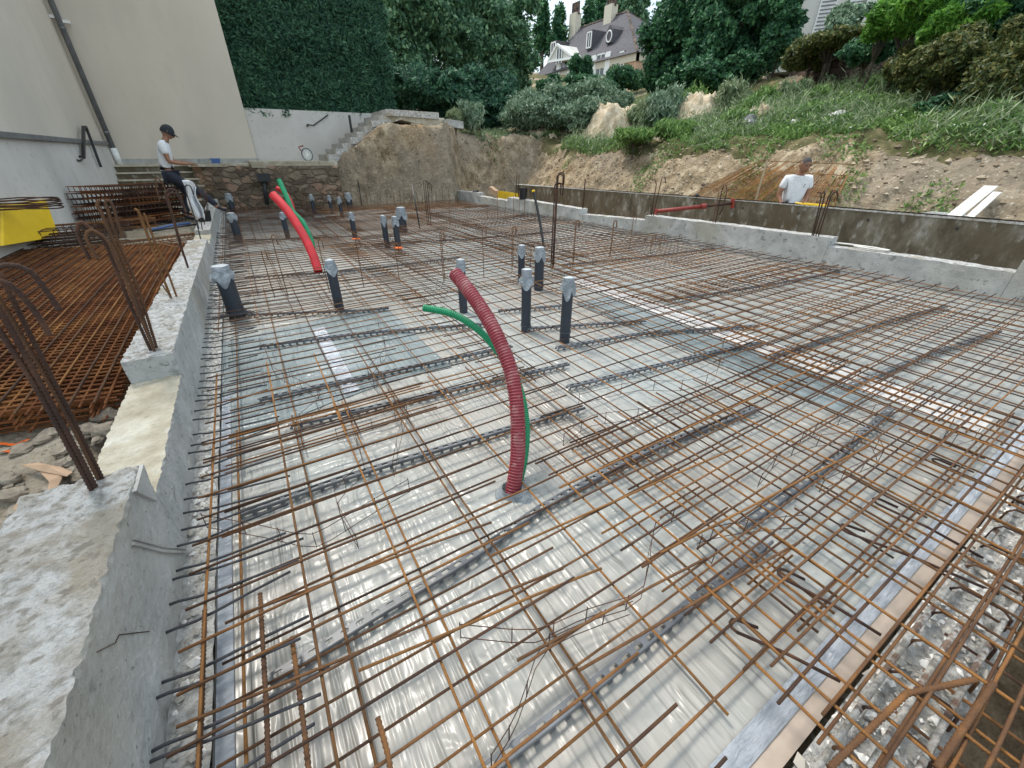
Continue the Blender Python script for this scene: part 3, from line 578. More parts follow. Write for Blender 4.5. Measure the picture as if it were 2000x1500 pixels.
# perforated plastic spacer rails
def rail(pts, label):
    o = gr(*pts[0], -.118); P = [gr(x, y, -.118)-o for x, y in pts]
    Q = []; L = 0
    for a, b in zip(P, P[1:]):
        k = max(1, round((b-a).length/.055)); Q += [a+(b-a)*i/k for i in range(k)]
    Q.append(P[-1])
    for _ in range(3):
        for i in range(1, len(Q)-1): Q[i] = (Q[i-1]+Q[i]+Q[i+1])/3
    mb = MB(); hw, ht = .0155, .026
    for i in range(len(Q)-1):
        a, b = Q[i], Q[i+1]; d = (b-a); l = d.length; d = d/l; n = Vector((-d.y, d.x, 0)); c = (a+b)/2; rot = Matrix((d, n, Vector((0, 0, 1)))).transposed()
        for s in (-1, 1):
            mb.box(c+n*s*(hw-.0035)+Vector((0, 0, ht)), (l*1.0, .0075, .003), rot)
            mb.box(c+n*s*(hw+.001)+Vector((0, 0, ht*.72)), (l*1.02, .0025, ht*.5), rot)
            mb.box(c-d*l*.5+n*s*(hw+.003)+Vector((0, 0, ht*.24)), (l*.3, .003, ht*.5), rot)
        mb.box(a+Vector((0, 0, ht)), (.024, 2*hw-.0145, .003), rot)
        for s in (-1, 1):
            for e in (-1, 1): mb.box(a+d*e*.0135+n*s*(hw-.0087)+Vector((0, 0, ht)), (.003, .003, .003), rot)
    ob = mb.build('spacer_rail', M['spacer'], label=label, cat='spacer', group='perforated plastic spacer rails'); ob.location = o
RL = [((940, 1520), (1130, 1370), (1340, 1190), (1500, 1060)), ((530, 1335), (720, 1215), (930, 1090), (1050, 1000), (1250, 890), (1480, 800)), ((1450, 1030), (1600, 925), (1740, 800)), ((470, 1010), (700, 930), (1000, 840), (1140, 800)),
      ((570, 835), (800, 785), (1110, 715)), ((510, 785), (640, 755), (1000, 680)), ((1110, 760), (1400, 690), (1490, 672)), ((1088, 683), (1250, 655), (1480, 640)), ((1030, 645), (1260, 630)), ((975, 610), (1100, 600)), ((510, 680), (700, 655), (960, 635)), ((430, 620), (700, 610), (760, 605)),
      ((480, 545), (700, 530), (900, 505)), ((1100, 520), (1300, 500), (1450, 480)), ((1500, 700), (1700, 640), (1850, 600)), ((1300, 590), (1500, 560), (1650, 530)), ((1650, 760), (1800, 700), (1950, 650)), ((700, 480), (900, 470), (1080, 455)), ((480, 470), (600, 468), (700, 462))]
RN = ['across the bottom of the photo', 'long one crossing below the dark red conduit', 'right foreground in front of the blue green strip', 'passing just behind the conduit base on the left', 'second behind the conduit', 'third behind the conduit, on the blue green patch edge', 'right of centre passing behind the conduit', 'in front of the two wrapped pipes on the right', 'starting at the foot of the two wrapped pipes', 'behind the two wrapped pipes', 'across the blue green patch', 'in front of the big pipe by the left wall',
      'behind the big left pipe', 'mid distance right of the large pipe', 'by the right wall', 'in front of the lowered right wall part', 'far right near the stepped wall end', 'distant, in front of the tall hook bars', 'distant, by the left wall']
for l, nm in zip(RL, RN): rail(l, 'dark perforated plastic spacer rail, '+nm)

# pale broken stones bedded in the ground beam and the wall footing
mb = MB()
for k in range(2600):
    if k < 1900: x, y, z = rnd.uniform(.6, 6.5), rnd.uniform(-.225, -.03), -.105
    else: x, y, z = rnd.uniform(-.55, -.465), rnd.uniform(.4, 6), -.105
    r_ = abs(rnd.gauss(.004, .005))+.003; a = rnd.uniform(0, 3); ca, sa = math.cos(a)*r_*1.3, math.sin(a)*r_*1.3; z += rnd.uniform(-.006, .014)
    mb.add([(x-ca, y-sa, z), (x+ca, y+sa, z), (x+sa*.7, y-ca*.7, z), (x-sa*.7, y+ca*.7, z), (x+r_*.3, y, z+r_*.9), (x, y, z-r_)], [(0, 2, 4), (2, 1, 4), (1, 3, 4), (3, 0, 4), (2, 0, 5), (1, 2, 5), (3, 1, 5), (0, 3, 5)])
mb.build('broken_aggregate', M['aggr'], kind='stuff', label='pale broken aggregate bedded in the ground beam and wall footing', cat='aggregate')
# ------------------------------------------------------------------ drain pipes standing in the slab
def skirt(r, ztop, a0, a1, ln, seed, flare=.35):
    rr = random.Random(seed); N = 22; rows = 5; V = []; F = []
    for k in range(rows+1):
        for i in range(N+1):
            t = i/N; a = a0+(a1-a0)*t
            l = ln*(.45+.55*abs(math.sin(t*math.pi*2.2+seed)))*(math.sin(math.pi*min(1, max(0, t*.98+.01)))**.35)
            z = ztop-l*k/rows
            q = r*(1.03+flare*(k/rows)**1.3*(.5+.9*noise.noise((t*5, k*.5, seed))))+.004
            V.append((math.cos(a)*q, math.sin(a)*q, z))
    n = N+1
    return V, [(k*n+i, k*n+i+1, (k+1)*n+i+1, (k+1)*n+i) for k in range(rows) for i in range(N)]
PG = 'grey drain pipes standing up from the slab'
def pipe(px, py, ty, r, seed, label, ln=.12, collar=0, flange=0, band=.07, flare=.35, zb=-.08):
    p = gr(px, py, zb); top = zt(p.x, p.y, ty)+.135
    t = thing('drain_pipe', (p.x, p.y, -.135), label, 'pipe', PG)
    mb = MB(); hh = top
    mb.tube([(0, 0, 0), (0, 0, hh*.5), (0, 0, hh-.02), (0, 0, hh)], r, 24, caps=False)
    mb.build('pipe_tube', M['pvc'], t, smooth=True)
    if collar: mb = MB(); mb.tube([(0, 0, collar), (0, 0, collar+.008), (0, 0, collar+.012), (0, 0, collar+.03)], [r*1.05, r*1.12, r*1.05, r*1.04], 20); mb.build('socket_collar', M['pvc'], t)
    if flange: mb = MB(); mb.tube([(0, 0, .05), (0, 0, .07), (0, 0, .075), (0, 0, .12)], [r*1.25, r*1.32, r*1.12, r*1.03], 20); mb.build('socket_collar', M['pvc'], t)
    mb = MB(); z0 = hh-band; mb.tube([(0, 0, z0), (0, 0, hh-.003), (0, 0, hh+.004)], [r*1.025, r*1.03, r*.9], 20, caps=False); mb.build('tape_band', M['ducttape'], t, smooth=True)
    V = [(0, 0, hh+.012)]+[(math.cos(a)*r*q, math.sin(a)*r*q, hh+.009*(1-q)+.006*noise.noise((a, q*3, seed))) for q in (.5, 1.02) for a in np.linspace(0, 2*math.pi, 17)[:-1]]
    mb = MB(); mb.v = V; mb.f = [(0, 1+i, 1+(i+1) % 16) for i in range(16)]+[(1+i, 17+i, 17+(i+1) % 16, 1+(i+1) % 16) for i in range(16)]; mb.m = [0]*32; mb.build('top_cover', M['cap'], t, smooth=True)
    aim = math.atan2(-p.y, -p.x)+random.Random(seed).uniform(-.5, .5)
    V, F = skirt(r, z0+.02, aim-1.6, aim+1.7, ln, seed, flare); npmesh('plastic_wrap', V, F, M['wrap'], t)
    return t
pipe(462, 612, 519, .074, 1, 'large dark grey pipe wrapped in torn plastic close to the left wall', .16, flange=1, band=.06, flare=.6)
pipe(662, 597, 508, .047, 2, 'grey pipe with a white bag flap at its top, left of the green conduit', .13, flare=.6, band=.05)
pipe(905, 600, 507, .042, 3, 'grey wrapped pipe half hidden behind the dark red conduit', .07)
pipe(1027, 635, 526, .044, 4, 'grey pipe with plastic wings hanging to both sides, left of the nearest pipe', .11, collar=.05, flare=1.0, band=.08)
pipe(1103, 657, 542, .045, 5, 'nearest grey pipe right of the dark red conduit, white crumpled cap', .16, collar=.09, band=.045, flare=.45)
pipe(1052, 560, 483, .056, 6, 'thicker grey pipe behind the two nearest right pipes', .13, collar=.04, band=.06, zb=-.1)
pipe(1018, 545, 479, .042, 7, 'grey pipe standing left of the thicker pipe', .1)
pipe(466, 466, 416, .065, 8, 'grey pipe with torn film beside the far part of the left wall', .13, flange=1, band=.05, flare=.5)
pipe(455, 411, 378, .075, 9, 'farthest grey pipe at the left wall next to the worker boot', .18)
pipe(522, 404, 380, .055, 10, 'distant grey pipe at the foot of the downpipe on the stone wall', .12)
pipe(561, 458, 415, .047, 11, 'grey pipe left of the bright red conduit', .08)
pipe(614, 414, 380, .05, 12, 'distant pipe just right of the far conduits', .12)
pipe(648, 413, 382, .045, 13, 'slim distant pipe, left one of a close trio', .12)
pipe(668, 420, 385, .045, 14, 'slim distant pipe, front one of a close trio', .12)
pipe(684, 406, 377, .085, 15, 'thick distant pipe with ragged bag, right one of a trio', .2)
pipe(693, 460, 415, .048, 16, 'grey pipe with orange paint at its foot, alone in mid distance', .1)
pipe(756, 478, 421, .047, 17, 'slim grey pipe, left one of the mid distance trio', .13)
pipe(778, 481, 423, .05, 18, 'slim grey pipe with orange foot, front one of the mid distance trio', .12)
pipe(787, 447, 405, .09, 19, 'thick grey pipe with a striped label, back one of the mid distance trio', .2)
def blob(name, p, rx, ry, rz_, m, seed, **kw):
    mb = MB(); V = []; n = 10
    for i in range(7):
        th = math.pi*i/6
        for j in range(n):
            a = 2*math.pi*j/n; v = Vector((math.sin(th)*math.cos(a), math.sin(th)*math.sin(a), math.cos(th)))
            k = 1+.45*noise.noise(v*1.3+Vector((seed, 0, 0))); V.append((v.x*rx*k, v.y*ry*k, v.z*rz_*k))
    mb.add(V, [(i*n+j, i*n+(j+1) % n, (i+1)*n+(j+1) % n, (i+1)*n+j) for i in range(6) for j in range(n)])
    o = mb.build(name, m, smooth=kw.pop('smooth', False), **kw); o.location = p; o.rotation_euler = (0, 0, seed*1.7); return o
for (x, y), lb in (((697, 466), 'orange paint splash at the foot of the lone mid distance pipe'), ((779, 484), 'orange paint splash at the foot of the front trio pipe')):
    blob('paint_splash', gr(x, y, -.05), .11, .07, .01, M['orange'], x, label=lb, cat='paint mark')

# ------------------------------------------------------------------ conduits
def conduit(path, r, m, label, pitch=0, n=14, r_end=None, loc=None):
    P = [Vector(p) for p in path]; Q = []
    for i in range(len(P)-1):             # Catmull-Rom
        p0, p1, p2, p3 = P[max(i-1, 0)], P[i], P[i+1], P[min(i+2, len(P)-1)]
        for k in range(16):
            t = k/16; Q.append(.5*((2*p1)+(p2-p0)*t+(2*p0-5*p1+4*p2-p3)*t*t+(3*p1-p0-3*p2+p3)*t**3))
    Q.append(P[-1])
    L = [0]
    for a, b in zip(Q, Q[1:]): L.append(L[-1]+(b-a).length)
    def at_(s):
        for i in range(len(L)-1):
            if L[i+1] >= s: return Q[i]+(Q[i+1]-Q[i])*((s-L[i])/max(1e-9, L[i+1]-L[i]))
        return Q[-1]
    pts, rs = [], []
    if pitch:
        k = int(L[-1]/pitch)
        for i in range(k):
            for f, q in ((0, 1), (.45, 1), (.55, .88), (.95, .88)): pts.append(at_((i+f)*pitch)); rs.append(r*q)
    else:
        for i in range(30): pts.append(at_(L[-1]*i/29)); rs.append(r)
    o = Q[0]; mb = MB(); mb.tube([p-o for p in pts], rs, n, caps=False)
    e = pts[-1]; d = (pts[-1]-pts[-2]).normalized()
    mb.tube([e-o, e-o+d*.001, e-o-d*.05], [rs[-1], r*.8, r*.75], n)      # open rim with dark inside
    ob = mb.build('conduit', m, smooth=True, label=label, cat='conduit'); ob.location = o; return ob
b0 = gr(1000, 965, -.135); d0 = 1.56
def plane_pt(x, y, d): return un(x, y, d)
rv = ray(1000, 965); d0 = (-.135-H)/rv.z
V, F = skirt(.043, .03, 0, 6.28, .07, 3.3, 1.9); o = npmesh('plastic_collar', V, F, M['wrap'], label='crumpled plastic collar taped around the foot of the dark red conduit', cat='plastic'); o.location = (b0.x, b0.y, -.12)
conduit([un(1000, 968, d0), un(1011, 890, d0*.995), un(1010, 800, d0*.99), un(997, 722, d0*1.0), un(965, 645, d0*1.02), un(928, 585, d0*1.05), un(887, 532, d0*1.08)], .037, M['dred'], 'thick dark red corrugated conduit curving up out of the slab in the foreground', .0145, 20)
rv = ray(1012, 948); d1 = (-.135-H)/rv.z
conduit([un(1012, 950, d1), un(1025, 890, d1*1.01), un(1027, 820, d1*1.02), un(1010, 745, d1*1.05), un(975, 690, d1*1.05), un(935, 645, d1*1.05), un(885, 614, d1*1.05), un(826, 601, d1*1.05)], .0195, M['green'], 'thin green corrugated conduit behind the dark red one, bending to the left', .010, 14)
rv = ray(622, 530); d2 = (-.06-H)/rv.z
conduit([un(622, 530, d2), un(610, 495, d2), un(590, 455, d2), un(562, 412, d2), un(533, 380, d2)], .055, M['red'], 'bright red smooth conduit leaning left in the mid distance', 0)
d2 = d2*1.04
conduit([un(610, 490, d2), un(608, 470, d2), un(592, 435, d2), un(572, 413, d2), un(560, 385, d2), un(545, 352, d2)], .034, M['green'], 'green conduit leaning left directly behind the bright red one', 0)
d2 = d2*1.5
conduit([un(572, 412, d2), un(567, 395, d2), un(556, 376, d2), un(541, 368, d2)], .05, M['red'], 'small distant red conduit behind the green and red pair', 0)
rv = ray(1062, 478); d3 = (-.05-H)/rv.z
conduit([un(1064, 500, d3), un(1059, 460, d3), un(1051, 415, d3), un(1042, 374, d3)], .022, M['black'], 'black tube with a yellow end standing behind the thicker pipe', 0)
o = bpy.data.objects[-1] if False else None
mb = MB(); p = un(1042, 374, d3); q = (p-un(1051, 415, d3)).normalized(); mb.tube([p-q*.01, p+q*.02], .026, 12)
yc = mb.build('end_plug', M['yellow'], label='yellow plug in the end of the black tube', cat='plug')
for x0, y0, x1, y1, lb in ((820, 446, 805, 361, 'thin black rod standing in mid distance, left of the tall hook bars'), (707, 402, 699, 352, 'thin black rod near the rear earth wall')):
    rv = ray(x0, y0); d = (-.06-H)/rv.z; bar('black_rod', [un(x0, y0, d), un(x1, y1, d)], .014, 'black', lb, cat='rod')

# ------------------------------------------------------------------ standing hook bars
def hook(bx, by, tx, ty, m='rust', r=.0055, wd=.07, zb=-.08, label='', group=None, z0=None, side=None, tail=.1, rib=False, lean=(0, 0), name='hook_bar'):
    p = gr(bx, by, zb); rt = ray(tx, ty)
    # top point on the ray through (tx,ty) at the same forward depth as the base
    r0 = ray(bx, by); d = (zb-H)/r0.z
    dd = p.y/rt.y if abs(rt.y) > .5 else d
    z = zt(p.x, p.y, ty); top = Vector((p.x+lean[0], p.y+lean[1], z))
    s = Vector(side) if side else Vector((math.cos(YAW), -math.sin(YAW), 0)); rad = wd/2
    c = top+s*rad-Vector((0, 0, rad))
    arc = [c-s*rad*math.cos(a)+Vector((0, 0, rad*math.sin(a))) for a in (0, .5, 1.0, 1.57, 2.1, 2.65, 3.14)]
    pts = [p, p+(arc[0]-p)*.5]+arc+[arc[-1]-Vector((0, 0, tail))]
    bar(name, pts, r, m, label, group, n=8 if rib else 5, rib=rib)
HG = 'thin hooked bars standing in the slab'
HL = [(563, 580, 538, 459), (537, 582, 524, 490), (644, 572, 620, 468), (711, 562, 697, 466), (780, 548, 763, 476), (867, 553, 862, 453), (869, 548, 872, 456), (945, 543, 942, 444), (1000, 530, 1005, 443), (1002, 520, 1012, 442), (1118, 520, 1122, 430), (1120, 515, 1131, 431), (1190, 505, 1196, 430), (1192, 500, 1203, 432), (1228, 493, 1243, 424), (1270, 495, 1275, 459), (1288, 490, 1293, 456), (1322, 486, 1326, 458), (1036, 525, 1037, 478), (888, 560, 0, 0)][:19]
HN = ['left of the bright red conduit base, taller', 'left of the bright red conduit base, shorter', 'right of the bright red conduit base', 'right of the mid distance white capped pipe', 'in front of the mid distance pipe trio', 'left one of a pair above the dark red conduit', 'right one of a pair above the dark red conduit', 'between the dark red conduit and the pipes', 'left of the twin pipes, left one', 'left of the twin pipes, right one', 'left one of a pair in the middle right', 'right one of a pair in the middle right', 'left one of the pair before the right wall step', 'right one of the pair before the right wall step', 'topped with a rusty knot before the right wall', 'first short one by the right wall', 'second short one by the right wall', 'third short one by the right wall', 'beside the thicker pipe']
for h, nm in zip(HL, HN): hook(*h, label='thin rusty hook bar, '+nm, group=HG, wd=.045, r=.0048, tail=.07)
for i, (bx, by, tx, ty) in enumerate(((1076, 522, 1066, 357), (1080, 522, 1073, 358), (1081, 520, 1076, 337), (1079, 524, 1079, 340), (835, 440, 838, 352), (838, 438, 845, 354), (842, 440, 848, 358))):
    hook(bx, by, tx, ty, r=.009 if i < 4 else .007, wd=.08, m='rust_d', label=('tall thick hook bar in the bundle right of the black tube' if i < 4 else 'tall hook bar in the distant bundle before the rear earth wall'), group='bundle of tall hook bars by the black tube' if i < 4 else 'distant bundle of tall hook bars')
# straight starter bars along the rear edge
for i in range(34):
    x = 452+i*13+rnd.uniform(-4, 4); yb = 404-6*(i/34); h = rnd.uniform(.34, .5)
    p = gr(x, yb, -.08); 
    if p.y > lerp_t(p.x, REAR)-.08: p.y = lerp_t(p.x, REAR)-.1
    if i == 0: mb = MB(); mb.tube([(0, 0, 0), (.006, .01, .25), (.0, .0, .5)], .007, 5); rb0 = mb.build('rear_starter_bar', M['rust'], label='straight rusty starter bar standing along the rear edge of the slab', cat='rebar', group='starter bars along the rear edge')
    o = rb0 if i == 0 else rb0.copy()
    if i: S.collection.objects.link(o)
    o.location = p; o.scale = (1, 1, h/.5); o.rotation_euler = (rnd.uniform(-.06, .06), rnd.uniform(-.06, .06), i)
for i, (x, yb, yt) in enumerate(((910, 412, 385), (952, 427, 386), (972, 430, 381), (987, 432, 378), (1003, 432, 382), (1014, 425, 372), (1024, 430, 388), (1046, 432, 395), (870, 405, 380), (600, 430, 372), (500, 470, 400), (513, 450, 395), (880, 440, 395))):
    p = gr(x, yb, -.08); z = zt(p.x, p.y, yt); bar('starter_bar', [p, (p+Vector((p.x, p.y, z)))/2, Vector((p.x, p.y, z))], .0055, 'rust', 'thin upright rusty bar in front of the far part of the right wall', 'upright bars before the far right wall', n=5)

# hooks on the left wall, ribbed
LG = ['nearest hook bar bundle on the left wall', 'second hook bar bundle on the left wall', 'third hook bar bundle on the left wall', 'fourth hook bar bundle on the left wall', 'hook bars around the white cloth']
def whook(bx, by, zb, htop, m, r, wd, side, label, g, tail=.12, lean=(0, 0), rib=True, off=(0, 0)):
    p = gr(bx, by, zb)+Vector((off[0], off[1], -.02)); s = Vector((math.cos(side), math.sin(side), 0)); rad = wd/2
    top = Vector((p.x+lean[0], p.y+lean[1], htop)); c = top+s*rad
    arc = [c-s*rad*math.cos(a)+Vector((0, 0, rad*math.sin(a))) for a in [math.pi*i/8 for i in range(9)]]
    bar('hook_bar', [p, p+(arc[0]-p)*.33, p+(arc[0]-p)*.66]+arc+[arc[-1]-Vector((0, 0, tail))], r, m, label, g, n=8, rib=rib)
# bundle 1: bars pass out of frame at left and bend back in
g1 = LG[0]
def at_top(bx, by, zb, tx, ty):          # 3D point above pixel (tx,ty) on the vertical-ish bar from the base
    p = gr(bx, by, zb); q = atY(tx, ty, p.y); return p, q
def pbar(bx, by, zb, pts, r, m, label, g, rib=True, dy=0):
    p = gr(bx, by, zb)-Vector((0, 0, .02)); P = [p]+[atY(x, y, p.y+dy*(i+1)) for i, (x, y) in enumerate(pts)]
    Q = [P[0]]
    for i in range(len(P)-1):
        p0, p1, p2, p3 = P[max(i-1, 0)], P[i], P[i+1], P[min(i+2, len(P)-1)]
        for k in range(1, 6):
            t = k/5; Q.append(.5*((2*p1)+(p2-p0)*t+(2*p0-5*p1+4*p2-p3)*t*t+(3*p1-p0-3*p2+p3)*t**3))
    bar('hook_bar', Q, r, m, label, g, n=8, rib=rib)
pbar(183, 947, .34, [(140, 862), (85, 760), (20, 640), (-25, 560), (-15, 528), (20, 518), (58, 530), (92, 570), (117, 607)], .0068, 'rust_d', 'thick ribbed bar of the nearest bundle, its hook reaching furthest right', g1)
pbar(174, 950, .34, [(130, 866), (75, 765), (5, 655), (-50, 575), (-30, 550), (10, 552), (45, 580), (76, 620), (98, 656)], .0068, 'rust_d', 'thick ribbed bar of the nearest bundle, its hook lower and left', g1)
pbar(194, 926, .34, [(160, 855), (120, 775), (62, 660), (20, 575), (0, 535), (-20, 525)], .0062, 'rust_d', 'slimmer ribbed bar of the nearest bundle leaning left', g1, dy=.004)
pbar(187, 930, .34, [(150, 850), (105, 765), (45, 660), (0, 585), (-20, 560)], .0055, 'rust', 'slim brown ribbed bar at the back of the nearest bundle', g1, dy=.006)
pbar(296, 688, .30, [(250, 585), (208, 480), (188, 455), (172, 442), (158, 434), (151, 445), (156, 470), (176, 506)], .0078, 'rust_d', 'dark ribbed hook bar, lowest left loop of the second bundle', LG[1])
pbar(303, 690, .30, [(262, 590), (225, 500), (210, 470), (192, 455), (176, 450), (168, 462), (178, 485), (193, 508)], .0072, 'rust', 'brown ribbed hook bar, second low loop of the second bundle', LG[1])
pbar(300, 684, .30, [(262, 570), (215, 455), (198, 415), (190, 399), (195, 392)], .0078, 'rust', 'rusty ribbed bar with a rounded top, left upright of the second bundle', LG[1])
pbar(306, 682, .30, [(268, 560), (228, 465), (211, 410), (206, 396), (213, 392), (222, 405), (230, 435), (239, 462)], .0070, 'rust', 'rusty ribbed bar hooking to the right at the top of the second bundle', LG[1])
pbar(335, 585, .28, [(310, 520), (285, 450), (270, 413), (263, 410)], .0085, 'rust_o', 'orange rusty straight bar, left one of the third bundle', LG[2])
pbar(346, 583, .28, [(325, 525), (298, 460), (281, 416)], .007, 'rust_o', 'orange rusty straight bar, right one of the third bundle', LG[2])
pbar(338, 586, .28, [(312, 550), (290, 525), (275, 495), (278, 480), (300, 475), (350, 483)], .0045, 'rust', 'thin rusty bar with a wide loop in the third bundle', LG[2], False)
pbar(368, 525, .26, [(350, 470), (333, 410), (324, 385), (328, 372), (338, 370), (350, 380), (363, 414)], .0095, 'rust_d', 'dark hook bar alone between the third bundle and the cloth', LG[3])
pbar(358, 500, .25, [(345, 455), (330, 400), (327, 385), (335, 377), (347, 382), (356, 400)], .008, 'rust_d', 'dark hook bar just behind the lone hook bar', LG[3])
pbar(352, 470, .22, [(335, 410), (322, 370), (313, 352), (306, 347), (304, 360), (312, 395)], .008, 'rust', 'slim hook bar with a small left hook before the steps', LG[3])
for i, (b, pts) in enumerate((((392, 468), [(385, 440), (372, 400), (362, 370), (364, 362), (372, 364), (378, 380)]), ((389, 447), [(378, 410), (368, 375), (371, 364), (380, 366)]), ((395, 450), [(390, 420), (380, 380), (375, 366), (384, 362), (395, 378), (400, 400)]),
                              ((398, 440), [(400, 410), (392, 380), (386, 364), (380, 368)]), ((401, 430), [(404, 400), (398, 375)]), ((405, 428), [(406, 395), (402, 372)]))):
    pbar(b[0], b[1], .20, pts, .008 if i < 3 else .0065, 'steel_d' if i < 3 else 'rust_d', ('dark hook bar carrying the white cloth on the left wall' if i < 3 else 'thin bar just behind the white cloth'), LG[4], False)
# bars on the right wall
RG = 'hook bars on the right upstand wall'
def rbar(X, pts, r, m, label, rib=False, dx=0):
    P = [atX(x, y, X) for x, y in pts]; bar('hook_bar', P, r, m, label, RG, n=6)
rbar(6.62, [(1272, 422), (1276, 395), (1282, 360), (1279, 350), (1274, 352)], .009, 'rust_d', 'hook bar at the end of the red prop, left one')
rbar(6.62, [(1276, 422), (1283, 390), (1291, 355), (1294, 346), (1299, 347), (1300, 357)], .009, 'rust_d', 'hook bar at the end of the red prop, curled to the right')
rbar(6.72, [(1397, 437), (1403, 405), (1410, 372), (1414, 361), (1418, 362), (1420, 372), (1412, 405), (1405, 420)], .0085, 'rust_d', 'narrow looped hook bar on the right wall beneath the red prop')
rbar(6.72, [(1392, 437), (1399, 400), (1404, 375), (1402, 366), (1399, 374)], .0075, 'rust', 'small hook bar beside the narrow looped one')
for i, pts in enumerate(([(1585, 462), (1595, 425), (1604, 385), (1603, 375), (1596, 376)], [(1588, 463), (1600, 420), (1611, 380), (1610, 372), (1606, 378)], [(1592, 465), (1605, 425), (1618, 385), (1626, 372), (1635, 373), (1636, 385)], [(1597, 466), (1610, 425), (1622, 385), (1629, 375), (1637, 378), (1634, 392)])):
    rbar(6.74, pts, .0085, 'rust_d', ('first', 'second', 'third', 'fourth')[i]+' hook bar from the left in the bundle in front of the right worker')
rbar(6.5, [(1138, 407), (1141, 380), (1143, 350)], .016, 'rust_d', 'thick upright bar at the step of the right wall')
for i, x in enumerate((1007, 1012)): rbar(6.4, [(x, 385), (x+1, 365), (x+2, 342)], .01, 'rust_d', ('left', 'right')[i]+' one of two upright bars near the black bucket')

# ------------------------------------------------------------------ things on and behind the right wall
t = thing('telescopic_prop', atX(1280, 413, 6.75), 'dark red telescopic steel prop jammed between the right upstand and the formwork wall', 'prop')
q = atX(1430, 397, 7.98)-t.location
mb = MB(); mb.tube([(0, 0, 0), q*.62], .034, 12); mb.build('outer_tube', M['redprop'], t, smooth=True)
mb = MB(); mb.tube([q*.62, q], .024, 12); mb.build('inner_tube', M['rust_d'], t, smooth=True)
mb = MB(); mb.tube([q*.60, q*.66], .048, 12); mb.build('collar_nut', M['redprop'], t)
mb = MB(); mb.box(q, (.02, .16, .16), q.to_track_quat('X', 'Z').to_matrix()); mb.box((0, 0, 0), (.02, .12, .12), q.to_track_quat('X', 'Z').to_matrix()); mb.build('end_plate', M['redprop'], t)
def bucket(loc, r, h, m, label, sq=False):
    t = thing('bucket', loc, label, 'bucket'); mb = MB(); n = 4 if sq else 16
    mb.tube([(0, 0, 0), (0, 0, .01), (0, 0, h-.02), (0, 0, h-.018), (0, 0, h)], [r*.72, r*.74, r*.98, r*1.07, r*1.07], n, caps=False)
    mb.tube([(0, 0, h), (0, 0, .02), (0, 0, .015)], [r*.97, r*.7, .001], n, caps=False); mb.build('tub', m, t, smooth=False)
    mb = MB(); mb.tube([(r*1.05*math.cos(a), 0, h-.02-.9*r*abs(math.sin(a))) for a in np.linspace(0, math.pi, 9)], .004, 4); mb.build('handle', M['iron'], t); return t
p = atX(1021, 388, 6.42); bucket((6.42, p.y, .24), .13, .26, M['black'], 'black plastic bucket standing on the far right upstand wall')
bucket(atY(425, 326, 15.9), .17, .22, M['blue'], 'blue square tub on the terrace edge behind the left worker', True)
p = atX(978, 388, 6.45); mb = MB(); mb.box((0, 0, 0), (.012, 1.5, .24)); o = mb.build('yellow_board', M['yellow'], label='yellow shuttering board standing behind the lowered far part of the right wall', cat='board'); o.location = (6.75, p.y, .2)
p = atX(967, 379, 6.5); mb = MB(); mb.box((0, 0, 0), (.12, .34, .16), Matrix.Rotation(.3, 3, 'X')); o = mb.build('wood_block', M['card'], label='pale block of wood lying on the wall above the yellow board', cat='wood block'); o.location = (6.45, p.y, .33)
p = atX(938, 375, 6.5); blob('glove', (6.35, p.y, .27), .06, .14, .04, M['black'], 3, label='black glove lying on the far end of the right wall', cat='glove')
blob('glove', (8.06, atX(1357, 384, 8).y, .555), .05, .13, .03, M['black'], 5, label='dark rag lying on the pale top of the formwork wall', cat='rag')
mb = MB(); mb.tube([(0, 0, 0), (.02, .0, .66)], .014, 4); o = mb.build('wood_stake', M['wood'], label='thin pale wooden stake standing on the earth bank left of the right worker', cat='stake'); o.location = atX(1476, 390, 8.5); o.scale = (1.2, 1.2, 1)
a, b = atX(1835, 440, 8.35), atX(1922, 371, 9.6); d = b-a
for i, off in enumerate((0, .16)):
    mb = MB(); mb.box(d/2, (d.length, .15, .025), Matrix((d.normalized(), Vector((0, 0, 1)).cross(d).normalized(), d.cross(Vector((0, 0, 1)).cross(d)).normalized())).transposed())
    o = mb.build('plank', M['plank'], label=('pale plank leaning on the bank, upper left one', 'pale plank leaning on the bank, narrower lower right one')[i], cat='plank', group='pale planks on the bank'); o.location = a+Vector((.02, -off*.9-.05, .05-off*.4)); 
    if i: o.scale = (.8, .6, 1)
blob('stone_slab', atX(1838, 428, 8.6), .04, .28, .11, M['conc'], 2, label='grey flat rubble slab beside the leaning planks', cat='stone')
# curled pale hose on the lowered right wall
c = atX(1660, 500, 6.85); mb = MB(); P = [Vector((.0, .55, .0)), Vector((.0, .3, .012)), Vector((.06, .1, .015)), Vector((.09, -.18, .012)), Vector((.05, -.36, .012)), Vector((-.02, -.36, .014)), Vector((-.05, -.2, .014)), Vector((-.03, .0, .02))]
mb.tube(P, .022, 8); o = mb.build('pale_strap', M['plank'], smooth=True, label='curled pale flat strap lying on the lowered part of the right wall', cat='strap'); o.location = Vector((6.88, c.y, .215)); o.scale = (1, 1, .5)
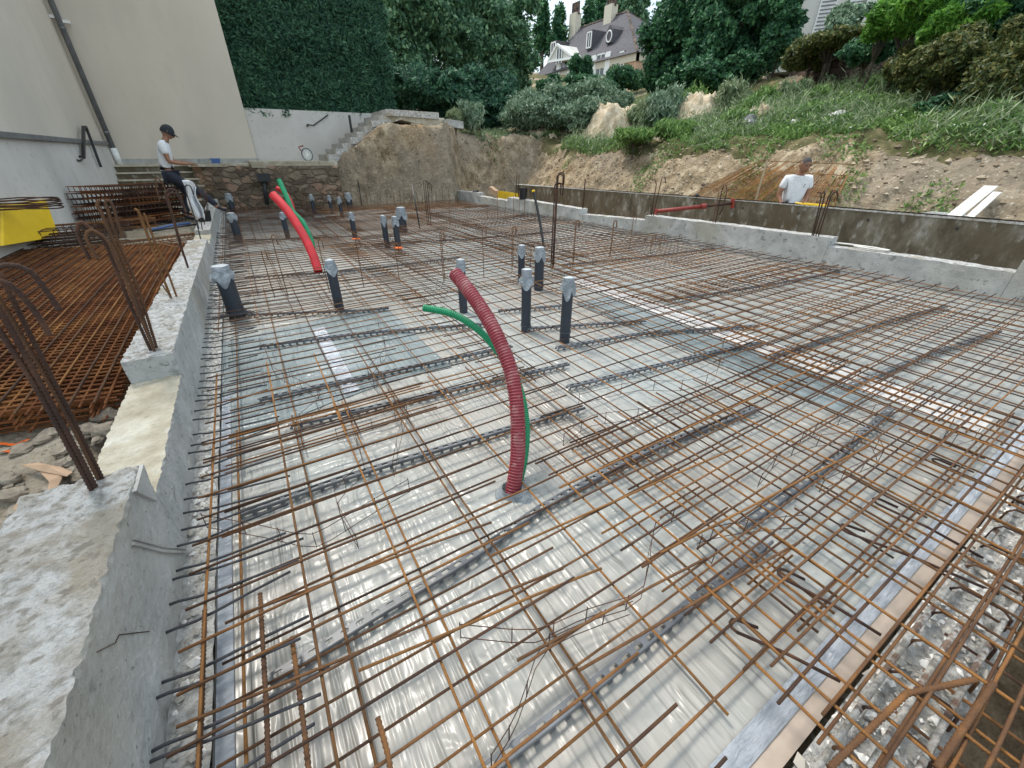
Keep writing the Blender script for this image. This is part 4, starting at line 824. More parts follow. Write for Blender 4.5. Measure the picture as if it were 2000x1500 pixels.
# orange mesh sheet leaning on the bank behind the right worker
mb = MB(); rr = random.Random(5)
A, B_, C_, D_ = Vector((8.62, 7.6, -.2)), Vector((8.62, 3.6, -.2)), Vector((9.85, 5.7, 1.12)), Vector((9.85, 3.9, 1.08))
def sp(u, v): return (A*(1-u)+B_*u)*(1-v)+(C_*(1-u)+D_*u)*v+Vector((-.09, 0, .06))+Vector((0, v*rr.uniform(-.02, .02), 0))
for i in range(56): u = i/55; e = rr.uniform(.8, 1.02); mb.tube([sp(u, 0), sp(u, e*.5), sp(u, e)], .0085, 4)
for i in range(8): v = i/7.3+.03; mb.tube([sp(0, v), sp(.5, v), sp(1, v)], .0085, 4)
mb.build('reinforcing_mesh', M['rust_o'], label='orange rusty mesh sheet leaning on the earth bank behind the right worker', cat='rebar mesh')

# ------------------------------------------------------------------ left yard
# stack of mesh sheets behind the left wall
st = Vector((-1.75, 5.0, .08)); ang = R(0)
P4 = [Vector((-.86, 2.62, 0)), Vector((-.86, 7.6, 0)), Vector((-3.2, 8.3, 0)), Vector((-3.2, 3.1, 0))]
def quad(u, v): return (P4[0]*(1-u)+P4[3]*u)*(1-v)+(P4[1]*(1-u)+P4[2]*u)*v
for k in range(9):
    mb = MB(); rr = random.Random(50+k); z = .085+k*.014; du = rr.uniform(-.015, .015); dv = rr.uniform(-.006, .006)
    nL = 23 if k > 5 else 16; nT = 84
    for i in range(nT):
        v = (i+.5)/nT+dv+rr.uniform(-.002, .002)
        if k < 5 and i % 2 and i > 12: continue
        mb.tube([quad(du, v)+Vector((0, 0, z)), quad(.5, v+rr.uniform(-.002, .002))+Vector((0, 0, z)), quad(1, v)+Vector((0, 0, z))], .0058, 4)
    # lengthwise bars run obliquely in the photograph
    for i in range(nL):
        u = (i+.3)/nL+du; mb.tube([quad(u, 0-.01)+Vector((0, 0, z+.011)), quad(u+.012, .5)+Vector((0, 0, z+.011)), quad(u+.0, 1.0)+Vector((0, 0, z+.011))], .0062, 4, mi=1)
    mb.build('reinforcing_mesh', [M['rust_s'], M['rust'] if k == 8 else M['rust_s']], smooth=True, label='brown mesh sheet in the stack on the ground left of the wall'+(', the topmost one' if k == 8 else ''), cat='rebar mesh', group='stacked brown mesh sheets')
def cage(loc, L, w_, h_, rz, label, group, m='rust_d', st_=.16, tilt=0):
    mb = MB()
    for x in (0, w_):
        for z in (0, h_): mb.tube([(0, x, z), (L, x, z)], .008, 4)
    mb.tube([(0, w_/2, h_), (L, w_/2, h_)], .008, 4)
    k = int(L/st_)
    for i in range(k+1):
        x = .03+i*(L-.06)/k; P = [(x, 0, 0), (x, w_, 0), (x, w_, h_), (x, 0, h_), (x, 0, 0)]
        for a, b in zip(P, P[1:]): mb.tube([a, b], .006, 4)
    o = mb.build('rebar_cage', M[m], label=label, cat='rebar cage', group=group); o.location = loc; o.rotation_euler = (0, tilt, rz); return o
rr = random.Random(3)
for j in range(7):
    for i in range(3):
        p = Vector((-2.62+i*.33+rr.uniform(-.06, .06)+.04*j, 10.75+rr.uniform(-.12, .12)-i*.12, .07+j*.105))
        cage(p, 1.75+rr.uniform(-.2, .2), .3, .085, R(52+rr.uniform(-8, 8)), 'dark rusty rebar cage in the pile before the garden steps'+(', topmost' if j == 6 and i == 0 else ''), 'pile of rebar cages before the steps', 'rust_d' if (i+j) % 3 else 'rust_s', .085, R(1))
for j in range(4):
    cage(Vector((-3.2+.05*j, 8.25+.1*(j % 2), .07+j*.075)), 1.45+.1*(j % 2), .34, .07, R(14-3*j), 'dark rusty rebar cage lying in front of the yellow board'+(', the lowest one' if j == 0 else ''), 'rebar cages before the yellow board', 'rust_d', .14)
cage(Vector((-2.6, 8.05, .07)), 2.0, .2, .06, R(22), 'thin flat rebar ladder lying on the yard ground in front of the cages', None, 'rust', .12)
cage(Vector((-2.62, 9.4, .2)), 1.3, .2, .12, R(10), 'short rusty rebar ladder leaning beside the yellow board', None, 'rust', .1)
P = [atX(x, y, -2.62) for x, y in ((0, 400), (84, 389))]+[atX(x, y, -2.5) for x, y in ((110, 462), (0, 480))]; c = P[2].copy(); mb = MB(); mb.prism([q-c for q in P], (.03, 0, 0)); o = mb.build('yellow_board', M['yellow'], label='bright yellow shuttering board leaning on the left wall among the cages', cat='board'); o.location = c
for i in range(5):
    mb = MB(); c = []
    for q in range(26):
        a = q/25*2*math.pi; c.append((.48*math.cos(a), .11*math.sin(a)+i*.02, .012*math.sin(a*3+i)))
    mb.tube(c, .008, 5, caps=False); o = mb.build('stirrup_ring', M['rust_d'], label='dark wire ring in the bundle resting on the yellow board'+(', the uppermost' if i == 4 else ''), cat='rebar', group='bundle of stirrup rings'); o.location = atX(15, 402, -2.45)+Vector((0, 0, i*.025-.04)); o.rotation_euler = (0, 0, R(8+i*3))
a, b = gr(296, 449, .09), gr(371, 436, .09)
bar('blue_tube', [a, (a+b)/2+Vector((0, 0, .02)), b], .022, 'blue', 'blue and black tube lying on the yard in front of the steps', cat='tube')
bar('black_tube', [a+Vector((0, -.2, 0)), b+Vector((.25, -.1, 0))], .016, 'black', 'black tube lying in front of the blue tube on the yard', cat='tube')
for (x0, y0, x1, y1), lb in (((0, 868, 64, 861), 'upper orange spray stroke on the rubble ground'), ((0, 886, 40, 879), 'lower orange spray stroke on the rubble ground')):
    a, b = gr(x0-25, y0+2, .062), gr(x1, y1, .062); d = (b-a); n_ = Vector((-d.y, d.x, 0)).normalized()*.009
    mb = MB(); K = 14
    for i in range(K+1):
        p = a+d*i/K; p.z = hfun(p.x, p.y)+.012; q = n_*(1+.4*noise.noise((i*.9, 1, 1)))*(1 if i < K else .2); mb.v += [tuple(p-q), tuple(p+q)]
    mb.f = [(2*i, 2*i+2, 2*i+3, 2*i+1) for i in range(K)]; mb.m = [0]*K; mb.build('paint_mark', M['orange'], label=lb, cat='paint mark', group=None)
# torn cardboard pieces
def torn(pix, z, label, seed, mt='card', lift=.02):
    P = [gr(x, y, z) for x, y in pix]; mb = MB(); c = sum(P, Vector())/len(P); vs = [c+Vector((0, 0, lift))]+P
    n = len(P); mb.add([v-c for v in vs], [(0, 1+i, 1+(i+1) % n) for i in range(n)]); mb.add([v-c-Vector((0, 0, .004)) for v in vs], [(0, 1+(i+1) % n, 1+i) for i in range(n)])
    o = mb.build('cardboard_piece', M[mt], label=label, cat='cardboard'); o.location = c
torn([(40, 908), (75, 903), (120, 912), (142, 922), (130, 930), (80, 920)], .09, 'torn cardboard strip beside the nearest wall end', 1)
torn([(75, 919), (125, 924), (120, 935), (100, 975), (88, 990), (98, 945)], .08, 'torn cardboard flap hanging along the nearest wall side', 2)
torn([(18, 1003), (32, 982), (62, 975), (50, 990), (32, 1003)], .06, 'small torn cardboard scrap among the stones', 3)
# stones
k = 0
SG = 'loose stones on the rubble ground beside the left wall'
for i in range(190):
    if i < 120: x, y = rnd.uniform(-1.9, -.9), rnd.uniform(1.75, 2.7)
    else: x, y = rnd.uniform(-2.4, -.92), rnd.uniform(1.5, 3.1)
    if y > 2.55 and x < -1.0 and y > 2.62: y -= .5
    r_ = abs(rnd.gauss(.014, .012))+.008; k += 1
    blob('stone', (x, y, hfun(x, y)+r_*.2), r_*1.3, r_, r_*.6, M['stone'], rnd.uniform(0, 99), label='small stone lying in the rubble left of the nearest wall part', cat='stone', group=SG)
for (x, y, r_, lb) in ((212, 815, .045, 'large brown rock beside the mesh stack and the wall'), (190, 818, .025, 'smaller rock left of the large brown rock'), (205, 838, .05, 'earthy clod against the worn low wall part'), (18, 932, .03, 'pale flat stone near the left photo edge'), (20, 965, .035, 'grey stone near the left photo edge')):
    p = gr(x, y, .08); blob('rock', (p.x, p.y, hfun(p.x, p.y)+r_*.4), r_*1.4, r_, r_*.75, M['stone'], x, label=lb, cat='rock')
# scattered pebbles and plaster bits on the far yard
mb = MB()
for i in range(900):
    x, y = rnd.uniform(-2.7, -.8), rnd.uniform(2, 15)
    r_ = rnd.uniform(.004, .014); z = hfun(x, y)
    mb.add([(x-r_, y, z), (x+r_, y, z), (x, y-r_, z), (x, y+r_, z), (x, y, z+r_*.8)], [(0, 2, 4), (2, 1, 4), (1, 3, 4), (3, 0, 4)])
mb.build('gravel', M['stone'], kind='stuff', label='scattered gravel on the yard', cat='gravel')

# ------------------------------------------------------------------ beige building, terrace, steps
bd = thing('rendered_building', (-2.72, 16.6, .9), 'tall windowless beige rendered building in the left background', 'building')
mb = MB(); mb.box((-4.28+.0, 3.5, 6), (15.6, 7, 12.4)) if False else None
mb.prism([(-8, 0, -1), (3.50, 0, -1), (3.50, 0, 12), (-8, 0, 12)], (0, 8, 0)); mb.build('back_wall', M['render'], bd)
mb = MB(); mb.prism([(0, -.004, -1), (0, -10.5, -1), (0, -10.5, 12), (0, -.004, 12)], (-6, 0, 0)); mb.build('side_wall', M['render'], bd)
mb = MB(); mb.prism([(.0, -.05, -1), (.09, -.05, -1), (.045, -.05, .60), (.0, -.05, .60)], (0, -10.4, 0)); mb.build('plinth', M['render_l'], bd)
mb = MB(); mb.box((.05, -5.2, .635), (.11, 10.4, .075)); mb.build('ledge_flashing', M['zinc'], bd)
mb = MB(); mb.box((1.8, -.03, .16), (3.5, .06, .22)); mb.build('base_strip', M['conc'], bd)
dp = thing('downpipe', (-2.58, 16.42, 1.0), 'grey zinc downpipe in the corner of the beige building, white lower end', 'downpipe')
mb = MB(); mb.tube([(0, 0, .42), (0, 0, 12)], .06, 12); mb.build('pipe_tube', M['zinc'], dp, smooth=True)
mb = MB(); mb.tube([(0, 0, .02), (0, 0, .43)], .075, 12); mb.build('lower_pipe', M['wpaint'], dp, smooth=True)
for z in (.78, 2.9): mb = MB(); mb.tube([(0, 0, z), (0, 0, z+.04)], .068, 12); mb.tube([(0, 0, z), (0, .18, z)], .012, 4); mb.build('pipe_bracket', M['zinc'], dp)
mb = MB(); mb.box((-.08, .05, 3.12), (.16, .12, .06)); mb.box((.1, .05, 3.05), (.16, .12, .06)); mb.build('mortar_patch', M['wpaint'], dp)
hr = thing('handrail', (-2.6, 13.6, 1.0), 'black iron handrail with a square bend beside the garden steps', 'handrail')
P = [atX(x, y, -2.6)-hr.location for x, y in ((163, 308), (163, 248), (168, 248), (197, 326))]
mb = MB()
for a, b in ((P[0], P[1]), (P[1]-Vector((0, 0, .0)), P[2]), (P[2], P[3])): mb.tube([a, b], .035, 4)
mb.build('rail_bar', M['iron'], hr)
mb = MB(); q = P[0]; mb.tube([q, q+Vector((-.05, -.12, -.06)), q+Vector((-.05, -.3, -.04))], .015, 5); mb.tube([q+Vector((0, 0, .02)), q+Vector((-.1, 0, .02))], .02, 5); mb.build('wall_bracket', M['iron'], hr)
stp = thing('garden_steps', (-2.7, 15.0, .04), 'five broad grey stone steps climbing to the terrace behind the left worker', 'steps')
for i in range(6):
    z0 = i*.165; y0 = i*.2
    mb = MB(); mb.box((.95+.0, y0+.45, z0+.06), (1.9, .9, .13)); mb.build('riser', M['form'], stp)
    mb = MB(); mb.box((.96, y0+.12, z0+.143), (1.94, .30, .035)); mb.build('tread', M['conc_b'], stp)
for i, (x, y, w_) in enumerate(((222, 343, .75), (255, 357, .55), (236, 357, .3))):
    p = atY(x, y, 15.05+.2*(4-(i > 0))); mb = MB(); pts = []
    for q in range(8): pts.append((q/7*w_, .02*math.sin(q*2.3+i), .015+.012*math.cos(q*3.1)))
    mb.tube(pts, [.012+.014*abs(math.sin(q*1.9+i)) for q in range(8)], 6); o = mb.build('paper_strip', M['white'], smooth=True, label=('white crumpled paper on the second step from the top', 'bluish white crumpled paper on the third step', 'small white paper scrap on the third step')[i], cat='paper'); o.location = p
tw = thing('rubble_stone_wall', (-.9, 15.7, -.3), 'old brown rubble stone wall below the terrace at the rear left of the slab', 'wall')
Ys = lambda x: lerp_t(x, REAR)+.0
def curtain(name, x0, x1, zb, zt_, yf, mt, amp, step=.07, parent=None, loc=Vector(), thick=.5, **kw):
    a = np.arange(x0, x1+step/2, step); V = []; nz = 16
    for x in a:
        for k in range(nz+1):
            z = zb(x)+(zt_(x)-zb(x))*k/nz; V.append((x-loc.x, yf(x)-loc.y+amp*(fbm(x*2.5, z*3.5, 1)+.5*noise.noise((x*9, z*11, 3))), z-loc.z))
        V.append((x-loc.x, yf(x)+thick-loc.y, zt_(x)-loc.z))
    n = nz+2
    return npmesh(name, V, [(i*n+j, (i+1)*n+j, (i+1)*n+j+1, i*n+j+1) for i in range(len(a)-1) for j in range(n-1)], mt, parent, **kw)
curtain('stone_face', -.95, 2.6, lambda x: -.3, lambda x: 1.0, lambda x: Ys(x)-.12, M['stonewall'], .06, parent=tw, loc=tw.location, thick=.6)
mb = MB(); mb.prism([(-.1, -.2, 1.28), (1.35, -.75, 1.28), (1.35, .1, 1.28), (-.1, .9, 1.28)], (0, 0, .07)); mb.build('coping_slab', M['conc_b'], tw)
mb = MB(); mb.prism([(1.4, -.9, 1.25), (3.55, -1.75, 1.25), (3.55, .2, 1.25), (1.4, .9, 1.25)], (0, 0, .16)); mb.build('broken_coping_slab', M['conc_b'], tw)
mb = MB(); mb.box((0, 0, 0), (9.5, 4, .9)); o = mb.build('terrace', M['conc_b'], kind='structure'); o.location = (2.0, 18.2, .595)
mb = MB(); mb.prism([(-1.1, 16.02, .3), (4.5, 15.2, .3), (4.5, 17, .3), (-1.1, 17, .3)], (0, 0, .75)); mb.build('terrace_edge', M['conc_b'], kind='structure')
# dark drain running down the stone wall
dd = thing('black_downpipe', (.45, 14.95, -.1), 'black drain pipe with a square hopper on the rubble stone wall', 'downpipe')
a = atY(514, 348, 14.6); b = atY(522, 400, 14.6)
dd.location = b; q = a-b
mb = MB(); mb.tube([(0, 0, 0), (q.x, 0, q.z)], .06, 10); mb.build('pipe_tube', M['iron'], dd, smooth=True)
mb = MB(); mb.box((q.x+.02, 0, q.z+.02), (.32, .2, .2)); mb.build('hopper', M['iron'], dd)
# wall carrying the hedge
hw = thing('retaining_wall', (.80, 16.9, .9), 'pale grey rendered garden wall under the tall hedge', 'wall')
zt2 = atY(600, 216, 16.9).z-.9
mb = MB(); mb.prism([(0, 0, 0), (4.9, 0, 0), (4.9, 0, zt2), (0, 0, zt2)], (0, .3, 0)); mb.build('wall_face', M['render_l'], hw)
mb = MB(); P = [atY(x, y, 16.85)-hw.location for x, y in ((600, 243), (612, 245), (640, 225))]; mb.tube(P, .018, 5); mb.tube([P[0], P[0]+Vector((0, 0, -.06))], .03, 5); mb.build('wall_handrail', M['iron'], hw)
mb = MB(); a = atY(682, 225, 15.6); b = atY(688, 266, 15.6); mb.tube([b-a, (0, 0, 0)], .035, 6); o = mb.build('iron_post', M['iron'], label='black iron post standing on the broken stairs below the hedge', cat='post'); o.location = a
# bicycle-like round thing on the terrace: a white ribbed fan wheel
fw = thing('wheel', atY(600, 302, 15.6), 'small white wheel leaning on a red stub on the terrace below the hedge wall', 'wheel')
mb = MB(); q = Matrix.Rotation(R(78), 4, 'X')
mb.tube([q@Vector((.15*math.cos(a), .17*math.sin(a), 0)) for a in np.linspace(0, 2*math.pi, 25)], .02, 6, caps=False); mb.build('tyre', M['zinc'], fw, smooth=True)
mb = MB()
for a in np.linspace(0, 2*math.pi, 13)[:-1]: mb.tube([(0, 0, 0), q@Vector((.14*math.cos(a), .16*math.sin(a), 0))], .012, 4)
mb.build('spokes', M['wpaint'], fw)
mb = MB(); mb.tube([(-.15, 0, .1), (-.2, 0, .2), (-.05, 0, .24)], .02, 5); mb.build('stub', M['redprop'], fw)

# stairs cut open by the excavation
sr = thing('broken_stairs', (2.5, 14.3, .95), 'broken concrete garden stairs climbing right above the excavated earth, front edge torn open', 'stairs')
n = 9; x0, x1 = .0, 2.1; z0, z1 = .18, 1.5; YS = .0
top = []
for i in range(n):
    xa = x0+(x1-x0)*i/n; za = z0+(z1-z0)*(i+1)/n; zb_ = z0+(z1-z0)*i/n
    top += [(xa, zb_), (xa, za)]
top += [(x1, z1), (3.75, z1)]
for i in range(n):
    xa = x0+(x1-x0)*i/n; xb = x0+(x1-x0)*(i+1)/n; za = z0+(z1-z0)*(i+1)/n
    mb = MB(); j = rnd.uniform(-.04, .05)
    mb.prism([(xa, j, za-.17), (xb+.12, j, za-.17), (xb+.12, j, za), (xa, j, za)], (0, 1.7, 0)); mb.build('stair_step', M['conc_top'], sr)
def band(name, xs, ft, fb, y, d, mt):
    V = []; F = []; m = len(xs); rows = 8
    for x in xs:
        for k in range(rows+1):
            z = fb(x)+(ft(x)-fb(x))*k/rows; V.append((x, y+.04*fbm(x*4, z*4, 3), z))
        V.append((x, y+d, ft(x)));
    for x in xs: V.append((x, y+d, fb(x)))
    q = rows+2
    for i in range(m-1):
        for k in range(rows+1): F.append((i*q+k, (i+1)*q+k, (i+1)*q+k+1, i*q+k+1))
        F.append((i*q, m*q+i, m*q+i+1, (i+1)*q))
    return npmesh(name, V, F, mt, sr)
ftop = lambda x: (z0+(z1-z0)*min(1, max(0, (x-x0)/(x1-x0)))-.02) if x < x1 else z1-.16
fbot = lambda x: lerp_t(x, [(0, -.25), (.35, -.12), (1.0, .42), (1.7, 1.05), (2.3, 1.25), (3.0, 1.12), (3.75, .95)])
band('stair_slab', np.linspace(0, 3.75, 40), ftop, fbot, .04, 1.5, M['conc_b'])
mb = MB(); mb.prism([(2.1, -.03, z1-.16), (3.55, .0, z1-.20), (3.55, .0, z1-.02), (2.1, -.03, z1)], (0, 1.7, 0)); mb.build('landing', M['conc_top'], sr)
mb = MB(); mb.prism([(3.72, -.3, 1.1), (4.25, -.3, 1.05), (4.25, -.3, 1.25), (3.72, -.3, 1.3)], (0, .6, 0)); mb.build('landing_block', M['conc'], sr)

# ------------------------------------------------------------------ people
def head_mesh(bm, mtx):
    vs = []; n, m = 16, 12
    for i in range(m+1):
        th = math.pi*i/m
        for j in range(n):
            a = 2*math.pi*j/n; x, y, z = math.sin(th)*math.sin(a), math.sin(th)*math.cos(a), math.cos(th)
            X, Y, Z = x*.076, y*.098, z*.122
            if z < -.2: X *= 1+.35*(z+.2); Y = Y*(1+.1*(z+.2))+.012*(-z)
            if y > .85 and abs(x) < .32 and -.35 < z < .15: Y += .022*(1-abs(x)/.32)     # nose
            if y > .5 and .2 < abs(x) < .55 and .0 < z < .35: Y -= .008                    # eye sockets
            if y > .8 and abs(x) < .4 and -.62 < z < -.4: Y += .006                        # lips
            if abs(x) > .93 and -.2 < z < .3 and abs(y) < .35: X *= 1.16                   # ears
            vs.append(bm.verts.new(mtx@Vector((X, Y, Z))))
    for i in range(m):
        for j in range(n):
            try: bm.faces.new((vs[i*n+j], vs[(i+1)*n+j], vs[(i+1)*n+(j+1) % n], vs[i*n+(j+1) % n]))
            except ValueError: pass
def skinned(nodes, edges, root, sub=1):
    names = list(nodes); me = bpy.data.meshes.new('tmp'); me.from_pydata([nodes[k][0] for k in names], [(names.index(a), names.index(b)) for a, b in edges], [])
    ob = bpy.data.objects.new('tmp', me); S.collection.objects.link(ob); md = ob.modifiers.new('s', 'SKIN'); sv = me.skin_vertices[0].data
    for i, k in enumerate(names):
        r = nodes[k][1]; sv[i].radius = r if isinstance(r, tuple) else (r, r); sv[i].use_root = (k == root)
    m2 = ob.modifiers.new('u', 'SUBSURF'); m2.levels = m2.render_levels = sub
    dg = bpy.context.evaluated_depsgraph_get(); ev = ob.evaluated_get(dg); bm = bmesh.new(); bm.from_mesh(ev.to_mesh()); ev.to_mesh_clear()
    bpy.data.objects.remove(ob); return bm
def bm_obj(bm, name, m, parent, smooth=True):
    bmesh.ops.recalc_face_normals(bm, faces=bm.faces); me = bpy.data.meshes.new(name); bm.to_mesh(me); bm.free(); me.materials.append(m)
    me.polygons.foreach_set('use_smooth', [smooth]*len(me.polygons)); o = bpy.data.objects.new(name, me); link(o, parent); return o
def person(loc, face, J, label, cap=False, gloves=False, neckdir=(0, .04), headtilt=30, sleeve=1):
    t = thing('person', loc, label, 'person', rz=face)
    V3 = Vector; n = {}
    P = {k: V3(v) for k, v in J.items()}
    hips = P['hip']; ch = P['chest']; nk = P['neck']; hd_ = P['head']
    n['hip'] = (hips, (.135, .10)); n['waist'] = (hips.lerp(ch, .45), (.13, .095)); n['chest'] = (ch, (.15, .105)); n['neckb'] = (nk, .055); n['neck'] = (nk.lerp(hd_, .45), .052); n['skull'] = (hd_-(hd_-nk)*.25, .05)
    E = [('hip', 'waist'), ('waist', 'chest'), ('chest', 'neckb'), ('neckb', 'neck'), ('neck', 'skull')]
    for s in 'LR':
        n['sh'+s] = (P['sh'+s], .058); n['el'+s] = (P['el'+s], .042); n['wr'+s] = (P['wr'+s], .028); hdv = (P['hand'+s]-P['wr'+s])
        n['palm'+s] = (P['wr'+s]+hdv*.55, (.036, .02)); E += [('chest', 'sh'+s), ('sh'+s, 'el'+s), ('el'+s, 'wr'+s), ('wr'+s, 'palm'+s)]
        d = hdv.normalized(); side = d.cross(V3((0, 0, 1))); side = side.normalized() if side.length > .1 else V3((1, 0, 0))
        for f in range(4):
            o = P['wr'+s]+hdv*.9+side*(.012*(f-1.5)); l = (.07, .08, .075, .06)[f]
            n['f%d%s' % (f, s)] = (o, .0095); n['g%d%s' % (f, s)] = (o+d*l*.5+V3((0, 0, -.008)), .0085); n['h%d%s' % (f, s)] = (o+d*l*.8+V3((0, 0, -.03)), .0075)
            E += [('palm'+s, 'f%d%s' % (f, s)), ('f%d%s' % (f, s), 'g%d%s' % (f, s)), ('g%d%s' % (f, s), 'h%d%s' % (f, s))]
        o = P['wr'+s]+hdv*.4+side*.035; n['t'+s] = (o, .011); n['u'+s] = (o+d*.04+side*.012, .009); E += [('palm'+s, 't'+s), ('t'+s, 'u'+s)]
        n['th'+s] = (P['th'+s], .085); n['kn'+s] = (P['kn'+s], .058); n['an'+s] = (P['an'+s], .04); n['toe'+s] = (P['toe'+s], (.04, .03)); E += [('hip', 'th'+s), ('th'+s, 'kn'+s), ('kn'+s, 'an'+s), ('an'+s, 'toe'+s)]
    bm = skinned(n, E, 'hip')
    hm = Matrix.Translation(hd_)@Matrix.Rotation(R(J.get('hyaw', 0)) if 'hyaw' in J else 0, 4, 'Z')@Matrix.Rotation(R(-headtilt), 4, 'X')
    head_mesh(bm, hm); bm_obj(bm, 'body', M['skin'], t)
    # t-shirt
    N = {'a': (hips+V3((0, 0, .0)), (.155, .122)), 'b': (hips.lerp(ch, .5), (.155, .122)), 'c': (ch+V3((0, 0, .02)), (.168, .125)), 'd': (nk-V3((0, 0, .03)), (.085, .075))}; EE = [('a', 'b'), ('b', 'c'), ('c', 'd')]
    for s in 'LR': N['s'+s] = (P['sh'+s], .078); N['e'+s] = (P['sh'+s].lerp(P['el'+s], .62), .068); EE += [('c', 's'+s), ('s'+s, 'e'+s)]
    bm_obj(skinned(N, EE, 'b', 2), 't_shirt', M['white'], t)
    N = {'a': (hips-V3((0, 0, .02)), (.15, .115))}; EE = []
    for s in 'LR':
        for k, r_ in (('th', .098), ('kn', .075), ('an', .06)): N[k+s] = (P[k+s]+(V3((0, 0, .03)) if k == 'an' else V3()), r_)
        EE += [('a', 'th'+s), ('th'+s, 'kn'+s), ('kn'+s, 'an'+s)]
    bm_obj(skinned(N, EE, 'a', 2), 'trousers', M['navy'], t)
    for s in 'LR':
        N = {'a': (P['an'+s]+V3((0, 0, .02)), .055), 'b': (P['an'+s].lerp(P['toe'+s], .3)-V3((0, 0, .03)), (.052, .045)), 'c': (P['toe'+s], (.052, .036))}
        bm_obj(skinned(N, [('a', 'b'), ('b', 'c')], 'b', 1), 'boot', M['iron'], t)
    # hair / cap
    mb = MB(); V = []; nn, mm = 16, 6
    for i in range(mm+1):
        th = (1.15 if cap else 1.05)*i/mm*math.pi/2*1.0
        for j in range(nn):
            a = 2*math.pi*j/nn; y = math.cos(a); k = 1.0 if y < .2 else 1-.55*(y-.2)*(0 if cap else 1)
            th2 = th*k*(1.25 if y < -.3 and not cap else 1.0)
            V.append((math.sin(th2)*math.sin(a)*(.087 if cap else .0785), math.sin(th2)*math.cos(a)*(.112 if cap else .101)-.003, math.cos(th2)*(.135 if cap else .126)+.001))
    mb.add([hm@V3(v) for v in V], [(i*nn+j, (i+1)*nn+j, (i+1)*nn+(j+1) % nn, i*nn+(j+1) % nn) for i in range(mm) for j in range(nn)])
    if cap:
        A = []
        for a in np.linspace(-1.1, 1.1, 9): A.append((math.sin(a)*.083, math.cos(a)*.1, .022)); A.append((math.sin(a)*.08, math.cos(a)*.1+.085*math.cos(a)**.6, -.003))
        mb.add([hm@V3(v) for v in A], [(2*i, 2*i+1, 2*i+3, 2*i+2) for i in range(8)]); mb.add([hm@(V3(v)-V3((0, 0, .006))) for v in A], [(2*i, 2*i+2, 2*i+3, 2*i+1) for i in range(8)])
    mb.build('cap' if cap else 'hair', M['capc'] if cap else M['hair'], t, smooth=True)
    mb = MB(); RR = hm.to_3x3()
    for s in (-1, 1):
        mb.box(hm@V3((s*.03, .089, .018)), (.024, .012, .011), RR); mb.box(hm@V3((s*.031, .094, .04)), (.034, .01, .007), RR)
    mb.box(hm@V3((0, .094, -.062)), (.04, .01, .006), RR); mb.build('face_features', M['hair'], t)
    if gloves:
        for s in 'LR':
            hdv = P['hand'+s]-P['wr'+s]; d = hdv.normalized(); N = {'a': (P['wr'+s]-d*.04, .036), 'b': (P['wr'+s]+hdv*.3, (.042, .03)), 'c': (P['wr'+s]+hdv*.7, (.046, .026))}; EE = [('a', 'b'), ('b', 'c')]
            side = d.cross(V3((0, 1, 0))).normalized()
            for f in range(4):
                o = P['wr'+s]+hdv*.95+side*(.017*(f-1.5)); N['f%d' % f] = (o, .0125); N['g%d' % f] = (o+d*.05+V3((0, .012, 0)), .011); EE += [('c', 'f%d' % f), ('f%d' % f, 'g%d' % f)]
            N['t'] = (P['wr'+s]+hdv*.5+side*.045+V3((0, .01, 0)), .0135); EE.append(('b', 't')); bm_obj(skinned(N, EE, 'b', 1), 'glove', M['black'], t)
    return t
# local frame: +y forward, +x to the person's right
JL = dict(hip=(0, -.12, .90), chest=(0, -.06, 1.27), neck=(0, .03, 1.46), head=(0, .11, 1.60), shR=(.17, -.04, 1.40), shL=(-.17, -.04, 1.40), elR=(.22, -.02, 1.10), elL=(-.22, .02, 1.10), wrR=(.12, .23, 1.06), wrL=(-.10, .25, 1.07), handR=(.05, .31, 1.07), handL=(-.03, .33, 1.08),
          thR=(.10, -.08, .85), thL=(-.10, -.08, .85), knR=(.15, .28, .58), knL=(-.12, .10, .50), anR=(.12, .52, .25), anL=(-.12, -.10, .10), toeR=(.12, .68, .20), toeL=(-.14, .06, .04))
wl = person((-.98, 11.3, .06), R(-88), JL, 'worker in a white t-shirt and dark cap tying wire beside the left wall', cap=True, headtilt=28)
mb = MB(); rr = random.Random(2)
for i in range(9): mb.tube([(.02+rr.uniform(-.03, .03), .30+.012*i, 1.06), (.02+rr.uniform(-.06, .06), .36+.015*i, .85+rr.uniform(-.05, .05)), (.03, .42+.02*i, .62+rr.uniform(-.1, .1))], .004, 4)
o = mb.build('tie_wires', M['rust'], label='bundle of thin tie wires hanging from the left worker hands', cat='tie wires'); o.location = wl.location; o.rotation_euler = wl.rotation_euler
JR = dict(hip=(0, 0, .93), chest=(0, -.01, 1.30), neck=(0, .03, 1.49), head=(.0, .09, 1.63), shR=(.185, 0, 1.42), shL=(-.185, .02, 1.42), elR=(.24, -.02, 1.15), elL=(-.22, .06, 1.14), wrR=(.19, .12, .98), wrL=(-.08, .27, 1.0), handR=(.16, .18, .91), handL=(-.02, .33, .93),
          thR=(.10, 0, .88), thL=(-.10, 0, .88), knR=(.12, .05, .5), knL=(-.12, .04, .5), anR=(.12, 0, .09), anL=(-.12, 0, .09), toeR=(.14, .16, .03), toeL=(-.13, .16, .03))
fv = Vector((-.905, -.425))*.86+Vector((.425, -.905))*.5
wr = person((8.40, 4.13, -.50), math.atan2(-fv.x, fv.y), JR, 'worker with short grey hair and white t-shirt standing behind the formwork wall', gloves=True, headtilt=16)
mb = MB(); mb.box((0, 0, 0), (.022, .003, .012)); mb.box((0, 0, -.03), (.035, .003, .008)); o = mb.build('chest_print', M['zinc'], wr); o.location = (-.08, .118, 1.33)
